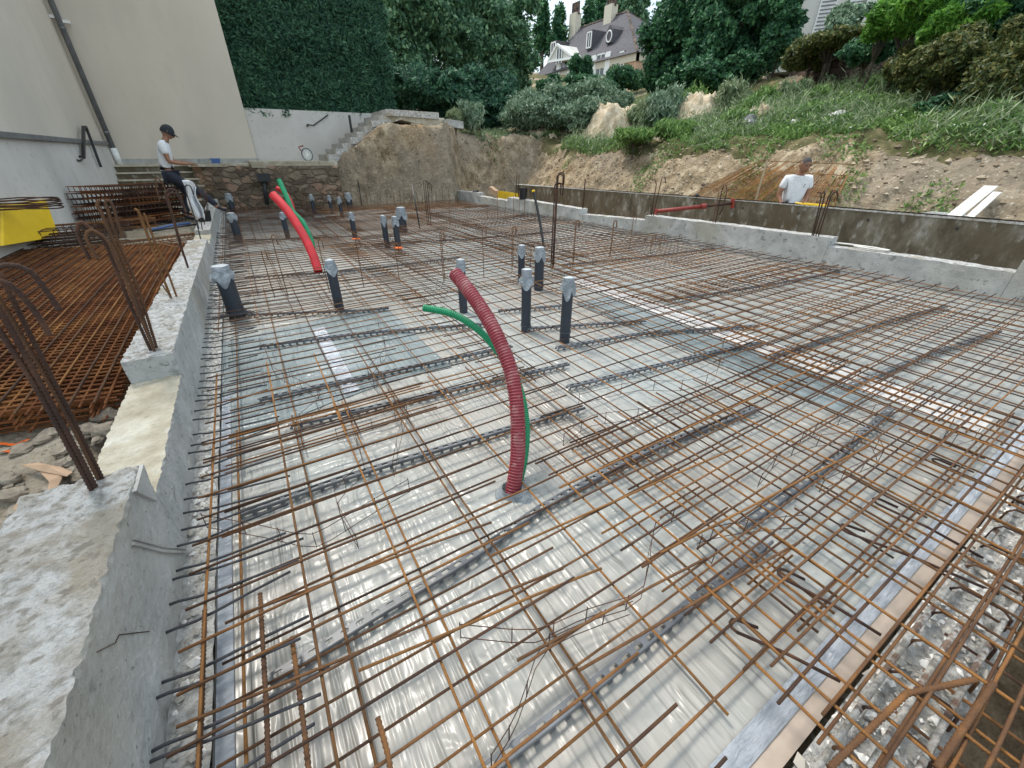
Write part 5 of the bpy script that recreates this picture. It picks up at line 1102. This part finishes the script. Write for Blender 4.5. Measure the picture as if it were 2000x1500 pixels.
# yellow tool lying on the formwork wall
mb = MB(); mb.box((0, 0, 0), (.09, .34, .035)); mb.tube([(0, .17, 0), (0, .3, .01)], .014, 6); o = mb.build('yellow_tool', M['yellow'], label='yellow hand tool lying on the formwork wall in front of the right worker', cat='tool'); o.location = (8.08, atX(1587, 405, 8.05).y, .56)
# white cloth draped on the hook bars
V = []; F = []; nu, nv = 10, 16
for j in range(nv+1):
    v = j/nv
    for i in range(nu+1):
        u = i/nu; x = 355+(383-355)*u*(1-.35*v)+28*v**1.2+3*math.sin(v*7+u*3); y = 352+78*v+14*u*(1-v)-6*math.sin(u*3.1)
        p = atY(x, y, 8.2+.10*math.sin(u*9+v*3)); V.append(p-Vector((-.95, 8.2, .6)))
F = [(j*(nu+1)+i, j*(nu+1)+i+1, (j+1)*(nu+1)+i+1, (j+1)*(nu+1)+i) for j in range(nv) for i in range(nu)]
o = npmesh('white_cloth', V, F, M['white'], smooth=True, label='white cloth draped over the hook bars in front of the left worker', cat='cloth'); o.location = (-.95, 8.2, .6); o.modifiers.new('thick', 'SOLIDIFY').thickness = .006
p = gr(417, 405, .25); mb = MB(); mb.tube([(0, 0, 0), (0, 0, .2)], [.1, .13], 14); o = mb.build('black_bucket', M['black'], label='small black bucket standing on the far end of the left wall', cat='bucket'); o.location = (-.67, 9.9, .18)
# ------------------------------------------------------------------ vegetation
def leafset(C, Nn, size, seed, asp=1.7, upb=0., droop=0.):
    rs = np.random.RandomState(seed); n = len(C)
    d = rs.normal(size=(n, 3)); d[:, 2] = d[:, 2]*(1-abs(upb))+upb*1.5; d /= np.linalg.norm(d, axis=1)[:, None]
    nn = Nn+rs.normal(size=(n, 3))*.7; b = np.cross(d, nn); b /= np.linalg.norm(b, axis=1)[:, None]+1e-9
    s = size*rs.uniform(.55, 1.3, n)[:, None]
    V = np.stack([C-d*s*asp*.5, C+b*s*.42, C+d*s*asp*.5, C-b*s*.42], 1).reshape(-1, 3)
    F = np.arange(n*4).reshape(-1, 4); return V, F
def ell(lobes, n, seed, shell=.55, rag=.35):
    rs = np.random.RandomState(seed); W = np.array([l[3]*l[4] for l in lobes], float); W /= W.sum(); C = []; N_ = []
    for (x, y, z, r, h), w_ in zip(lobes, W):
        k = int(n*w_)+1; d = rs.normal(size=(k, 3)); d /= np.linalg.norm(d, axis=1)[:, None]
        # clumps: pull the directions towards random buds so light and dark masses and gaps form
        nb = 26; buds = rs.normal(size=(nb, 3)); buds /= np.linalg.norm(buds, axis=1)[:, None]; pick = rs.randint(0, nb, k)
        br = rs.uniform(.78, 1.12, nb)[pick]; d = d*.34+buds[pick]; d /= np.linalg.norm(d, axis=1)[:, None]
        q = (shell+(1-shell)*rs.uniform(0, 1, k)**.6)*br*(1+rag*.3*rs.normal(size=k)); c = d*q[:, None]*np.array([r, r, h])+np.array([x, y, z]); C.append(c); N_.append(d)
    return np.concatenate(C), np.concatenate(N_)
def plant(name, base, lobes, n, size, m, label, cat, seed, group=None, trunk=.12, part='crown', asp=1.7, upb=0., shell=.55, trunk_h=None, rag=.35, stems=1):
    t = thing(name, base, label, cat, group); C, N_ = ell(lobes, n, seed, shell, rag); V, F = leafset(C, N_, size, seed+1, asp, upb)
    npmesh(part, V, F, M[m], t)
    rr = random.Random(seed); mb = MB(); zt_ = max(l[2] for l in lobes)
    for s in range(stems):
        mb.tube([(0, 0, -.3), (rr.uniform(-.1, .1)*trunk*4, rr.uniform(-.1, .1)*trunk*4, zt_*.5), (rr.uniform(-.2, .2)*trunk*4, 0, zt_)], [trunk, trunk*.75, trunk*.3], 7)
    for l in lobes[:8]: mb.tube([(0, 0, zt_*.45), (l[0]*.5, l[1]*.5, (zt_*.5+l[2])*.5), (l[0], l[1], l[2])], [trunk*.5, trunk*.35, trunk*.12], 5)
    mb.build('trunk' if cat == 'tree' else 'stem', M['bark'], t, smooth=True); return t
def pl_at(px, py, D): p = hd(px, py, D); return p
M['chalk2'] = mat('earth_clods', [(.3, (.15, .11, .075)), (.5, (.29, .23, .16)), (.75, (.5, .42, .32))], 5, 1, island=.6)
# clipped cypress hedge on the garden wall
hb = Vector((.85, 17.0, 2.45)); hg = thing('cypress_hedge', hb, 'tall dark green clipped hedge on top of the pale garden wall', 'hedge')
rs = np.random.RandomState(4); n = 120000
C = np.stack([rs.uniform(-.15, 4.75, n), rs.uniform(0, 1, n)**1.8*1.2-.05, rs.uniform(-.08, 4.2, n)], 1)
wob = np.array([.16*fbm(c[0]*1.1, c[2]*1.3, 1, 3) for c in C]); C[:, 1] += wob
C[:, 0] += np.array([.13*fbm(1, c[2]*1.6, c[0]*.5, 3) for c in C]); edge = C[:, 0] < .1; C[edge, 0] += rs.normal(size=edge.sum())*.05
C[:, 2] = np.where(C[:, 2] < .05, C[:, 2]*1.5, C[:, 2])
V, F = leafset(C, np.tile([0, -1., .3], (n, 1)), .055, 5, 2.8, .35); npmesh('foliage', V, F, M['cypress'], hg)
mb = MB()
for i in range(6): mb.tube([(.3+i*.85, .7, -.1), (.3+i*.85, .75, 3.6)], [.06, .03], 6)
for i in range(9): z = .3+i*.35; mb.tube([(.05, .05, z), (-.2-.15*(i % 3), -.05, z+.08)], [.008, .003], 4)
mb.build('stem', M['bark'], hg)
C = []
for i in range(9):
    z = .3+i*.35; l = .2+.15*(i % 3)
    for q in range(60): t_ = rs.uniform(0, 1); C.append((.05-l*t_+rs.normal()*.02, -.0+rs.normal()*.03, z+.08*t_+rs.normal()*.03))
V, F = leafset(np.array(C), np.tile([0, -1., .3], (len(C), 1)), .04, 8, 2.6, .0); npmesh('side_twigs', V, F, M['cypress'], hg)
def wz(px, py, D): return hd(px, py, D)
def tree_px(cx, cy, rx, ry, D, n, size, m, label, seed, extra=(), name='broadleaf_tree', cat='tree', group=None, **kw):
    c = wz(cx, cy, D); q = wz(cx+rx, cy, D); r = (q-c).length*1.0; up = wz(cx, cy-ry, D); h = abs(up.z-c.z)
    b = hfun(c.x, c.y, False); lobes = [(0, 0, c.z-b, r*.72, h*.72)]
    rr = random.Random(seed)
    tall = h > 1.25*r
    for i in range(18 if tall else 9):
        a = rr.uniform(0, 2*math.pi); e = rr.uniform(-.85, .9); w_ = rr.uniform(.36, .56)
        if tall:
            lobes.append((math.cos(a)*r*.6*math.sqrt(1-e*e*.7), math.sin(a)*r*.6*math.sqrt(1-e*e*.7), c.z-b+e*h*.85, r*w_, r*w_*.85)); continue
        lobes.append((math.cos(a)*r*.62*math.sqrt(1-e*e*.6), math.sin(a)*r*.62*math.sqrt(1-e*e*.6), c.z-b+e*h*.68, r*w_, h*w_))
    return plant(name, (c.x, c.y, b), lobes, n, size, m, label, cat, seed, group, trunk=kw.pop('trunk', max(.05, r*.07)), **kw)
TG = 'broadleaf trees behind the hedge'
tree_px(805, 40, 85, 170, 23, 49400, .116, 'leaf1', 'broadleaf tree directly right of the clipped hedge', 21, group=TG)
tree_px(905, 60, 95, 180, 25, 57000, .122, 'leaf1', 'broadleaf tree in the middle of the group right of the hedge', 22, group=TG)
tree_px(990, 95, 62, 140, 27, 45600, .122, 'leaf1', 'broadleaf tree nearest the house on its left side', 23, group=TG)
tree_px(860, 190, 95, 60, 20.5, 30400, .082, 'cypress', 'dark low evergreen shrub below the broadleaf trees, left one', 24, name='evergreen_shrub', cat='shrub', asp=2.4)
tree_px(960, 195, 65, 65, 21, 26600, .082, 'cypress', 'dark low evergreen shrub below the broadleaf trees, right one', 25, name='evergreen_shrub', cat='shrub', asp=2.4)
tree_px(770, 195, 30, 40, 21.5, 9500, .068, 'leaf2', 'dark shrub seen just above the stair landing', 26, name='evergreen_shrub', cat='shrub')
tree_px(1345, 55, 92, 125, 24, 64600, .122, 'leaf2', 'dark broadleaf tree right beside the house', 27, shell=.35)
tree_px(1450, 40, 110, 150, 22, 76000, .116, 'leaf2', 'biggest dark broadleaf tree right of the house', 28, shell=.35)
tree_px(1532, 55, 42, 110, 20.5, 26600, .109, 'leaf2', 'dark tree next to the white shuttered house', 29)
tree_px(1300, 155, 48, 50, 24, 22800, .102, 'leaf2', 'dark bushy growth at the foot of the tree beside the house', 30, name='bush', cat='bush')
tree_px(1400, 145, 95, 55, 21, 34200, .095, 'leaf2', 'dark bushy growth at the foot of the biggest dark tree', 31, name='bush', cat='bush')
tree_px(1130, 140, 25, 32, 33, 9500, .109, 'leaf2', 'small round bush in front of the house facade', 32, name='bush', cat='bush')
tree_px(1218, 152, 36, 32, 31, 17100, .102, 'leaf2', 'larger bush in front of the right end of the house', 33, name='bush', cat='bush')
tree_px(1072, 172, 26, 26, 30, 13300, .102, 'leaf2', 'bush at the left foot of the house', 34, name='bush', cat='bush')
tree_px(1242, 20, 26, 60, 60, 11400, .238, 'leaf1', 'distant tree rising behind the right end of the house roof', 35)
tree_px(1205, 5, 25, 30, 66, 7600, .238, 'leaf1', 'distant tree behind the right chimney', 36)
def spruce(px, ytop, D, wpx, label, seed):
    p = wz(px, ytop, D); b = hfun(p.x, p.y, False); r = (wz(px+wpx, ytop, D)-p).length; h = p.z-b; rs = np.random.RandomState(seed); C = []; N_ = []
    t = thing('spruce', (p.x, p.y, b), label, 'tree', 'distant conifers behind the house'); mb = MB(); mb.tube([(0, 0, 0), (0, 0, h)], [.25, .03], 7)
    for k in range(60):
        z = h*(.35+.65*k/60); l = r*(1-(k/60)**1.4)*rs.uniform(.6, 1.15)+.1; a = rs.uniform(0, 6.3); mb.tube([(0, 0, z), (l*math.cos(a), l*math.sin(a), z-l*.15)], [.04, .01], 3)
        q = rs.uniform(0, 1, 60); C.append(np.stack([l*q*math.cos(a), l*q*math.sin(a), z-l*.15*q], 1)+rs.normal(size=(60, 3))*[.2, .2, .22]-[0, 0, .12]); N_.append(np.tile([0, 0, 1.], (60, 1)))
    mb.build('trunk', M['bark'], t); V, F = leafset(np.concatenate(C), np.concatenate(N_), .28, seed, 2.2, -.3); npmesh('crown', V, F, M['leaf2'], t)
spruce(1062, 2, 62, 26, 'distant spruce left of the left chimney', 41); spruce(1094, 14, 60, 22, 'distant spruce close beside the left chimney', 42)
spruce(1152, 0, 62, 22, 'distant spruce between the two chimneys', 43); spruce(1175, -12, 66, 24, 'distant spruce left of the right chimney', 44)
# silver shrubs behind the rear bank
SG2 = 'grey green shrubs on the mound behind the pit'
for i, (cx, cy, rx, ry, D) in enumerate(((1015, 222, 36, 36, 18.5), (1055, 217, 45, 40, 19), (1105, 208, 48, 46, 19.5), (1158, 202, 46, 46, 20), (1205, 212, 28, 32, 20.5), (1130, 225, 50, 35, 18.3), (1185, 215, 20, 30, 19))):
    tree_px(cx, cy, rx, ry, D, 17000, .055, 'leaf3', ('grey green shrub, leftmost of the mound', 'grey green shrub, second from the left on the mound', 'tall grey green shrub below the house left end', 'tallest grey green shrub below the house windows', 'grey green shrub at the right end of the row', 'low grey green shrub in front of the row', 'small grey green shrub left of the beige rubble mound')[i], 50+i, name='shrub', cat='shrub', group=SG2, asp=2.6, upb=.45, stems=4, trunk=.03, rag=.8)
GG = 'tall weeds clumps on the slope'
for i, (cx, cy, rx, ry, D, m) in enumerate(((1262, 225, 34, 34, 17, 'dryweed'), (1300, 215, 40, 42, 17, 'leaf3'), (1350, 205, 32, 40, 18, 'weed'), (1430, 195, 40, 42, 17, 'dryweed'), (1480, 215, 40, 42, 15.5, 'weed'), (1545, 195, 35, 36, 16, 'dryweed'), (1600, 195, 35, 28, 15.5, 'weed'), (1655, 210, 30, 24, 15, 'weed'), (1560, 235, 50, 28, 13.5, 'weed'), (1712, 190, 30, 34, 15, 'weed'), (920, 225, 24, 26, 17, 'leaf3'), (890, 232, 16, 16, 16.8, 'dryweed'), (1450, 240, 36, 22, 14, 'weed'), (1850, 250, 60, 26, 12, 'weed'), (1950, 235, 60, 34, 11.5, 'weed'), (1760, 245, 46, 22, 12.5, 'weed'), (1640, 250, 40, 20, 12.5, 'weed'), (1320, 250, 45, 18, 14.5, 'weed'), (1240, 262, 36, 12, 14, 'weed'))):
    tree_px(cx, cy, rx, ry, D, 7000, .042, m, 'clump of tall weeds on the overgrown slope, '+('below the dark bush, left', 'left of the pale rubble heap', 'left of the pale rubble heap, farther', 'right of the pale rubble heap', 'by the small grey tarpaulin', 'before the brown brick wall, left', 'before the brown brick wall, right', 'right end of the brown brick wall', 'below the brown brick wall', 'with yellow flowers by the olive bush', 'pale one right of the stair landing', 'dry one right of the stair landing', 'low one below the rubble heap', 'low one at the right', 'low one at the right photo edge', 'low one below the olive bush', 'low one in the middle of the slope', 'low one above the bank, left', 'low one right of the beige mound')[i], 80+i, name='weed_clump', cat='weeds', group=GG, asp=4.5, upb=.8, stems=5, trunk=.015, rag=.9)
# right hand bushes
tree_px(1790, 25, 95, 60, 14.5, 30400, .061, 'leaf4', 'lime green feathery tree at the top right', 60, name='feathery_tree', asp=3.2)
tree_px(1730, 50, 35, 35, 15, 9500, .061, 'leaf4', 'lime green feathery branch hanging left at the top right', 61, name='feathery_branch', cat='bush', asp=3.2)
tree_px(1850, 120, 100, 75, 13, 57000, .051, 'leaf5', 'olive and rust tinged bush below the lime tree', 62, name='bush', cat='bush', shell=.4)
tree_px(1960, 160, 80, 80, 12, 45600, .051, 'leaf5', 'olive bush at the right photo edge', 63, name='bush', cat='bush', shell=.4)
tree_px(1930, 40, 110, 75, 14, 38000, .061, 'leaf2', 'dark green bush in the top right corner', 64, name='bush', cat='bush', shell=.35)
tree_px(1660, 40, 42, 40, 19, 13300, .068, 'leaf3', 'grey green bush right of the white shuttered house', 65, name='bush', cat='bush')
tree_px(1625, 85, 85, 26, 18, 19000, .061, 'leaf5', 'dry brownish creeper on top of the brown brick wall', 66, name='creeper', cat='creeper')
tree_px(1880, 205, 90, 22, 12.5, 17100, .048, 'leaf2', 'dark undergrowth below the olive bush', 67, name='undergrowth', cat='undergrowth')
tree_px(1150, 168, 55, 22, 29, 9000, .09, 'leaf2', 'low bushes hiding the foot of the country house', 74, name='bush', cat='bush')
tree_px(1590, 105, 60, 36, 18.5, 14000, .06, 'leaf5', 'brownish bush growing before the pale shuttered house', 68, name='bush', cat='bush')
tree_px(1700, 95, 60, 40, 16, 14000, .06, 'leaf2', 'dark bush hanging over the brown wall under the lime tree', 69, name='bush', cat='bush', shell=.35)
tree_px(1780, 130, 60, 50, 14.2, 16000, .055, 'leaf5', 'olive bush between the lime tree and the weedy slope', 70, name='bush', cat='bush', shell=.4)
tree_px(1640, 60, 30, 30, 18, 8000, .05, 'leaf3', 'pale green bush directly right of the white shutters', 71, name='bush', cat='bush')
tree_px(1880, 45, 70, 50, 13.6, 16000, .06, 'leaf4', 'lime green growth above the olive bush', 72, name='bush', cat='bush', asp=3)
tree_px(1985, 85, 50, 60, 12.5, 14000, .055, 'leaf5', 'olive bush high at the right photo edge', 73, name='bush', cat='bush')
# low ground cover: grass and weeds
def cover(name, pts, size, m, seed, asp=3.0, lift=.6, label=None, cat='weeds', jit=.0):
    rs = np.random.RandomState(seed); C = np.array(pts); n = len(C); C = C+np.stack([rs.normal(size=n)*jit, rs.normal(size=n)*jit, np.abs(rs.normal(size=n))*size*lift], 1)
    V, F = leafset(C, rs.normal(size=(n, 3))*.5+[0, -.3, .5], size, seed, asp, .6); npmesh(name, V, F, M[m], kind='stuff', label=label, cat=cat)
pts = []; pt2 = []; pt3 = []
while len(pts) < 190000:
    x = 10.2+abs(rnd.gauss(0, 4.5)); y = rnd.uniform(-3, 20); 
    if y > 14.5 and rnd.random() < .5: continue
    m_ = fbm(x*.45, y*.45, 3, 3)+.25*fbm(x*2, y*2, 8, 2)
    if m_ < -.30+.35*(x < 10.7): continue
    if math.hypot(x, y) > 17.3 and 56 < math.degrees(math.atan2(x, y)) < 70: continue
    pts.append((x, y, hfun(x, y)))
while len(pt2) < 6500:                    # sparse tufts on the bank face
    x = rnd.uniform(8.7, 10.6); y = rnd.uniform(-2, 13)
    if noise.noise((x*1.1, y*1.1, 4)) < .28-(x-9.2)*.09: continue
    pt2.append((x, y, hfun(x, y)))
while len(pt3) < 9000:
    x = rnd.uniform(4.5, 11); y = rnd.uniform(14.8, 21)
    if noise.noise((x*.8, y*.8, 9)) < .05: continue
    pt3.append((x, y, hfun(x, y)))
cover('ground_cover', pts, .032, 'weed', 1, 3.2, 2.2, 'low green weeds and grass covering the slope above the bank', jit=.05)
cover('tall_weeds', [p for p in pts if rnd.random() < .3 and noise.noise((p[0]*.9, p[1]*.9, 2)) > -.15], .023, 'dryweed', 7, 11, 7.0, 'tall thin grey green weed stalks rising over the slope cover', jit=.05)
cover('bank_tufts', pt2, .035, 'weed', 2, 2.6, .6, 'sparse green tufts growing on the bare earth bank', jit=.04)
cover('rear_grass', pt3, .06, 'dryweed', 3, 2.6, .8, 'dry grass behind the rear earth wall', jit=.05)
pf = [p for p in pts if rnd.random() < .005]
cover('blossoms', [(p[0], p[1], p[2]+.12) for p in pf], .035, 'flower', 4, 1.1, 1.5, 'tiny white blossoms scattered over the weeds', cat='flowers')
# loose clods and stones on the cut faces
mb = MB(); k = 0
while k < 3200:
    if rnd.random() < .8: x, y = rnd.uniform(8.6, 10.6), rnd.uniform(-1, 13.5)
    else: x, y = rnd.uniform(2.5, 9), rnd.uniform(13.5, 15.4)
    z = hfun(x, y); r_ = abs(rnd.gauss(0, .018))+.008; k += 1
    a = rnd.uniform(0, 3); ca, sa = math.cos(a)*r_*1.3, math.sin(a)*r_*1.3
    mb.add([(x-ca, y-sa, z), (x+ca, y+sa, z), (x+sa*.7, y-ca*.7, z), (x-sa*.7, y+ca*.7, z), (x+r_*.2, y, z+r_*.8), (x, y, z-r_)], [(0, 2, 4), (2, 1, 4), (1, 3, 4), (3, 0, 4), (2, 0, 5), (1, 2, 5), (3, 1, 5), (0, 3, 5)])
mb.build('loose_clods', M['chalk2'], kind='stuff', label='loose clods and small stones on the cut earth faces', cat='clods')
# rubble heaps and pale stones on the slope
M['chalk'] = mat('pale_chalky_rubble', [(.3, (.36, .27, .17)), (.5, (.55, .45, .31)), (.7, (.72, .64, .5))], 5, 1, 1.5, 18)
def heap(px, py, rpx, hpx, D, label, seed):
    c = wz(px, py, D); r = (wz(px+rpx, py, D)-c).length; top = wz(px, py-hpx, D).z; b = hfun(c.x, c.y, False)-.2; N = 64; V = []
    for j in range(N+1):
        for i in range(N+1):
            u, v = i/N*2-1, j/N*2-1; q = max(0, 1-math.hypot(u, v)); V.append((u*r*1.55, v*r*1.55, hfun(c.x+u*r*1.55, c.y+v*r*1.55)-b-.04+(top-b-.2)*.9*sm(q*1.7)*(.9+.22*fbm(u*2.2, v*2.2, seed))+(.16*fbm(u*5, v*5, seed)+.05*noise.noise((u*22, v*22, 1)))*min(1, q*3)-.06*(q <= 0)))
    o = npmesh('rubble_heap', V, [(j*(N+1)+i, j*(N+1)+i+1, (j+1)*(N+1)+i+1, (j+1)*(N+1)+i) for j in range(N) for i in range(N)], M['chalk'], label=label, cat='rubble heap'); o.location = (c.x, c.y, b)
heap(1200, 245, 55, 48, 17.8, 'beige rubble mound right of the grey green shrubs', 1); heap(1350, 215, 50, 34, 17.5, 'pale broken rubble heap among the tall weeds', 2); heap(1050, 258, 50, 12, 19.5, 'low beige rubble strip below the grey green shrubs', 3); heap(1470, 240, 32, 22, 14, 'low rubble heap with a grey bag on the slope', 4)
for i, (px, py, D, r) in enumerate(((1638, 223, 12.6, .16), (1680, 231, 12.2, .10), (1553, 237, 12.8, .09), (1800, 195, 12.8, .11), (1665, 210, 13, .1), (1470, 215, 13.5, .18))):
    p = wz(px, py, D); blob('pale_stone', (p.x, p.y, hfun(p.x, p.y)+r*.5), r*1.2, r*.8, r*.9, M['plank'] if i < 5 else M['zinc'], i+3, label=('tall pale stone standing in the weeds', 'pale flat stone right of the tall pale stone', 'small pale stone left of the tall one', 'white pointed stone near the olive bush', 'brownish stone behind the tall pale one', 'grey bag lying on the low rubble heap')[i], cat='stone' if i < 5 else 'bag')
# old brown wall on the slope
a, b = wz(1530, 185, 20), wz(1760, 175, 16.5); d = (b-a); d.z = 0; L = d.length
bw = MB(); nrm = Vector((-d.y, d.x, 0)).normalized()
zt0 = wz(1530, 95, 20).z; zt1 = wz(1760, 80, 16.5).z; zb = min(hfun(a.x, a.y), hfun(b.x, b.y))-1
bw.prism([(0, 0, zb-a.z), (d.x, d.y, zb-a.z), (d.x, d.y, zt1-a.z), (0, 0, zt0-a.z)], nrm*.5); o = bw.build('brick_retaining_wall', M['brownwall'], label='old dark brown brick retaining wall on the overgrown slope', cat='wall'); o.location = a

# ------------------------------------------------------------------ houses
HX = 32.7
def hp(x, y): return atX(x, y, HX)
h0 = hp(1245, 103); ye0 = h0.y; ze = h0.z; y1 = hp(1066, 160).y+1.5
hs = thing('country_house', (HX, ye0, ze-6), 'large orange brick country house with a grey hipped roof on the hill', 'house'); O = hs.location
L = y1-ye0; dpt = 9.; eo = .35; rh = atX(1226, 22, HX+3.2).z-ze
def lp(x, y, z): return Vector((x, y, z))
mb = MB(); mb.prism([(0, 0, 0), (0, L, 0), (0, L, 6), (0, 0, 6)], (dpt, 0, 0)); mb.build('wall', M['housebrick'], hs)
mb = MB(); mb.prism([(-.12, -.12, 5.45), (-.12, L+.1, 5.45), (-.12, L+.1, 6), (-.12, -.12, 6)], (.3, 0, 0)); mb.prism([(-.12, -.12, 5.45), (dpt, -.12, 5.45), (dpt, -.12, 6), (-.12, -.12, 6)], (0, .1, 0)); mb.build('cornice', M['stucco'], hs)
g0 = atX(1226, 22, HX+dpt/2)-O; g1_ = atX(1078, 84, HX+dpt/2)-O; zr = g0.z; rh = zr-6
mb = MB(); A = [(-eo, -eo, 6), (-eo, L+eo, 6), (dpt+eo, L+eo, 6), (dpt+eo, -eo, 6)]; Rg = [(dpt/2, g0.y, zr), (dpt/2, min(L-1.5, g1_.y), zr)]
mb.add(A+Rg, [(0, 4, 5, 1), (3, 2, 5, 4), (0, 3, 4), (1, 5, 2), (0, 1, 2, 3)]); rf = mb.build('roof', M['slate'], hs)
mb = MB(); mb.tube([Rg[0], Rg[1]], .12, 5); mb.tube([A[0], Rg[0]], .1, 5); mb.tube([A[3], Rg[0]], .07, 5); mb.build('ridge_tiles', M['brownwall'], rf)
def slope_x(z): return -eo+(dpt/2+eo)*(z-6)/rh
for px, yb, yt in ((1118, 62, 30), (1187, 42, 14)):
    q = atX(px, yb, HX+dpt/2-.6); yl = q.y-O.y; z0_ = q.z-O.z; z1_ = atX(px, yt, q.x).z-O.z; xl = q.x-O.x
    mb = MB(); mb.box((xl+.3, yl, (z0_+z1_)/2-.3), (.8, 1.1, z1_-z0_+.9)); ch = mb.build('chimney', M['stucco'], hs)
    mb = MB()
    for k in range(5): mb.tube([(xl+.3, yl-.55+k*.27, z1_), (xl+.3, yl-.55+k*.27, z1_+1.1)], [.13, .1], 6)
    mb.build('chimney_pots', M['brownwall'], ch)
def win(px, py, w_, h_, nm='window', sh=True, x=-.02):
    q = atX(px, py, HX+x); yl, zl_ = q.y-O.y, q.z-O.z
    mb = MB(); mb.box((x, yl, zl_), (.08, w_, h_)); f = mb.build('window', M['glass'], hs)
    mb = MB()
    for s in (-1, 1): mb.box((x-.05, yl+s*w_/2, zl_), (.06, .1, h_+.1)); mb.box((x-.05, yl, zl_+s*h_/2), (.06, w_+.1, .1))
    mb.box((x-.05, yl, zl_), (.05, .08, h_)); mb.box((x-.05, yl, zl_+h_*.1), (.05, w_, .05)); mb.build('frame', M['wpaint'], f)
    if sh:
        for s in (-1, 1): mb = MB(); mb.box((x-.08, yl+s*(w_*.5+.38), zl_), (.06, .62, h_+.1)); mb.build('shutter', M['wpaint'], hs)
win(1173, 133, 1.2, 2.1); win(1102, 142, 1.2, 1.9); win(1214, 118, .7, 1.2, sh=False)
# dormers
def dormer(px, py, w_, h_, rnd_=False):
    q = atX(px, py, HX+1.0); yl, zl_ = q.y-O.y, q.z-O.z; x = 1.0
    mb = MB(); mb.prism([(x, yl-w_/2, zl_-h_/2), (x, yl+w_/2, zl_-h_/2), (x, yl+w_/2, zl_+h_/2)]+([(x, yl, zl_+h_*.85)] if rnd_ else [])+[(x, yl-w_/2, zl_+h_/2)], (2.5, 0, 0)); d_ = mb.build('dormer', M['slate'], hs)
    mb = MB()
    if rnd_: mb.tube([(x-.03, yl+.42*w_*math.cos(a), zl_+.42*h_*math.sin(a)) for a in np.linspace(0, 2*math.pi, 17)], .055, 5, caps=False)
    else:
        for s in (-1, 1): mb.box((x-.04, yl+s*w_*.4, zl_), (.06, .1, h_*.8)); mb.box((x-.04, yl, zl_+s*h_*.4), (.06, w_*.8, .1))
        mb.box((x-.04, yl, zl_), (.06, .07, h_*.8))
    mb.build('frame', M['wpaint'], d_)
dormer(1151, 78, .8, 1.5); dormer(1190, 71, .85, 1.0, True); dormer(1081, 94, 1.0, 1.2)
a, b, c = hp(1078, 122), hp(1130, 114), hp(1097, 88); mb = MB(); P = [a-O+Vector((-.5, 0, 0)), b-O+Vector((-.5, 0, 0)), c-O+Vector((-.5, 0, 0))]
mb.prism(P, (2.6, 0, 0)); pd = mb.build('pediment', M['render_l'], hs)
mb = MB()
for u, v in ((0, 1), (1, 2), (2, 0)): mb.tube([P[u]+Vector((-.06, 0, 0)), P[v]+Vector((-.06, 0, 0))], .13, 4)
mb.build('pediment_frame', M['wpaint'], pd)
ce = (P[0]+P[1]+P[2])/3; mb = MB(); mb.box(ce+Vector((-.04, 0, -.1)), (.06, .9, 1.2)); pw = mb.build('window', M['glass'], hs); mb = MB()
for s in (-1, 0, 1): mb.box(ce+Vector((-.09, s*.45, -.1)), (.05, .09, 1.25))
mb.build('frame', M['wpaint'], pw)
# white shuttered house at the top right
q = hd(1600, 25, 26); w2 = thing('white_house', (q.x, q.y, hfun(q.x, q.y)-1), 'pale house wall with white louvred shutters above the brown brick wall', 'house', rz=-R(58)); q2 = q.z-w2.location.z
mb = MB(); mb.box((0.5, 2, q2+1), (5.2, 4, 2*(q2+1.2)-q2*1.0)); mb.build('wall', M['render_l'], w2)
for x in (-1.15, .25, 1.3):
    mb = MB(); mb.box((x, -.05, q2+.3), (.62, .06, 2.4)); s_ = mb.build('shutter', M['wpaint'], w2)
    mb = MB()
    for k in range(18): mb.box((x, -.1, q2-.8+k*.125), (.5, .04, .03))
    mb.build('louvres', M['zinc'], s_)
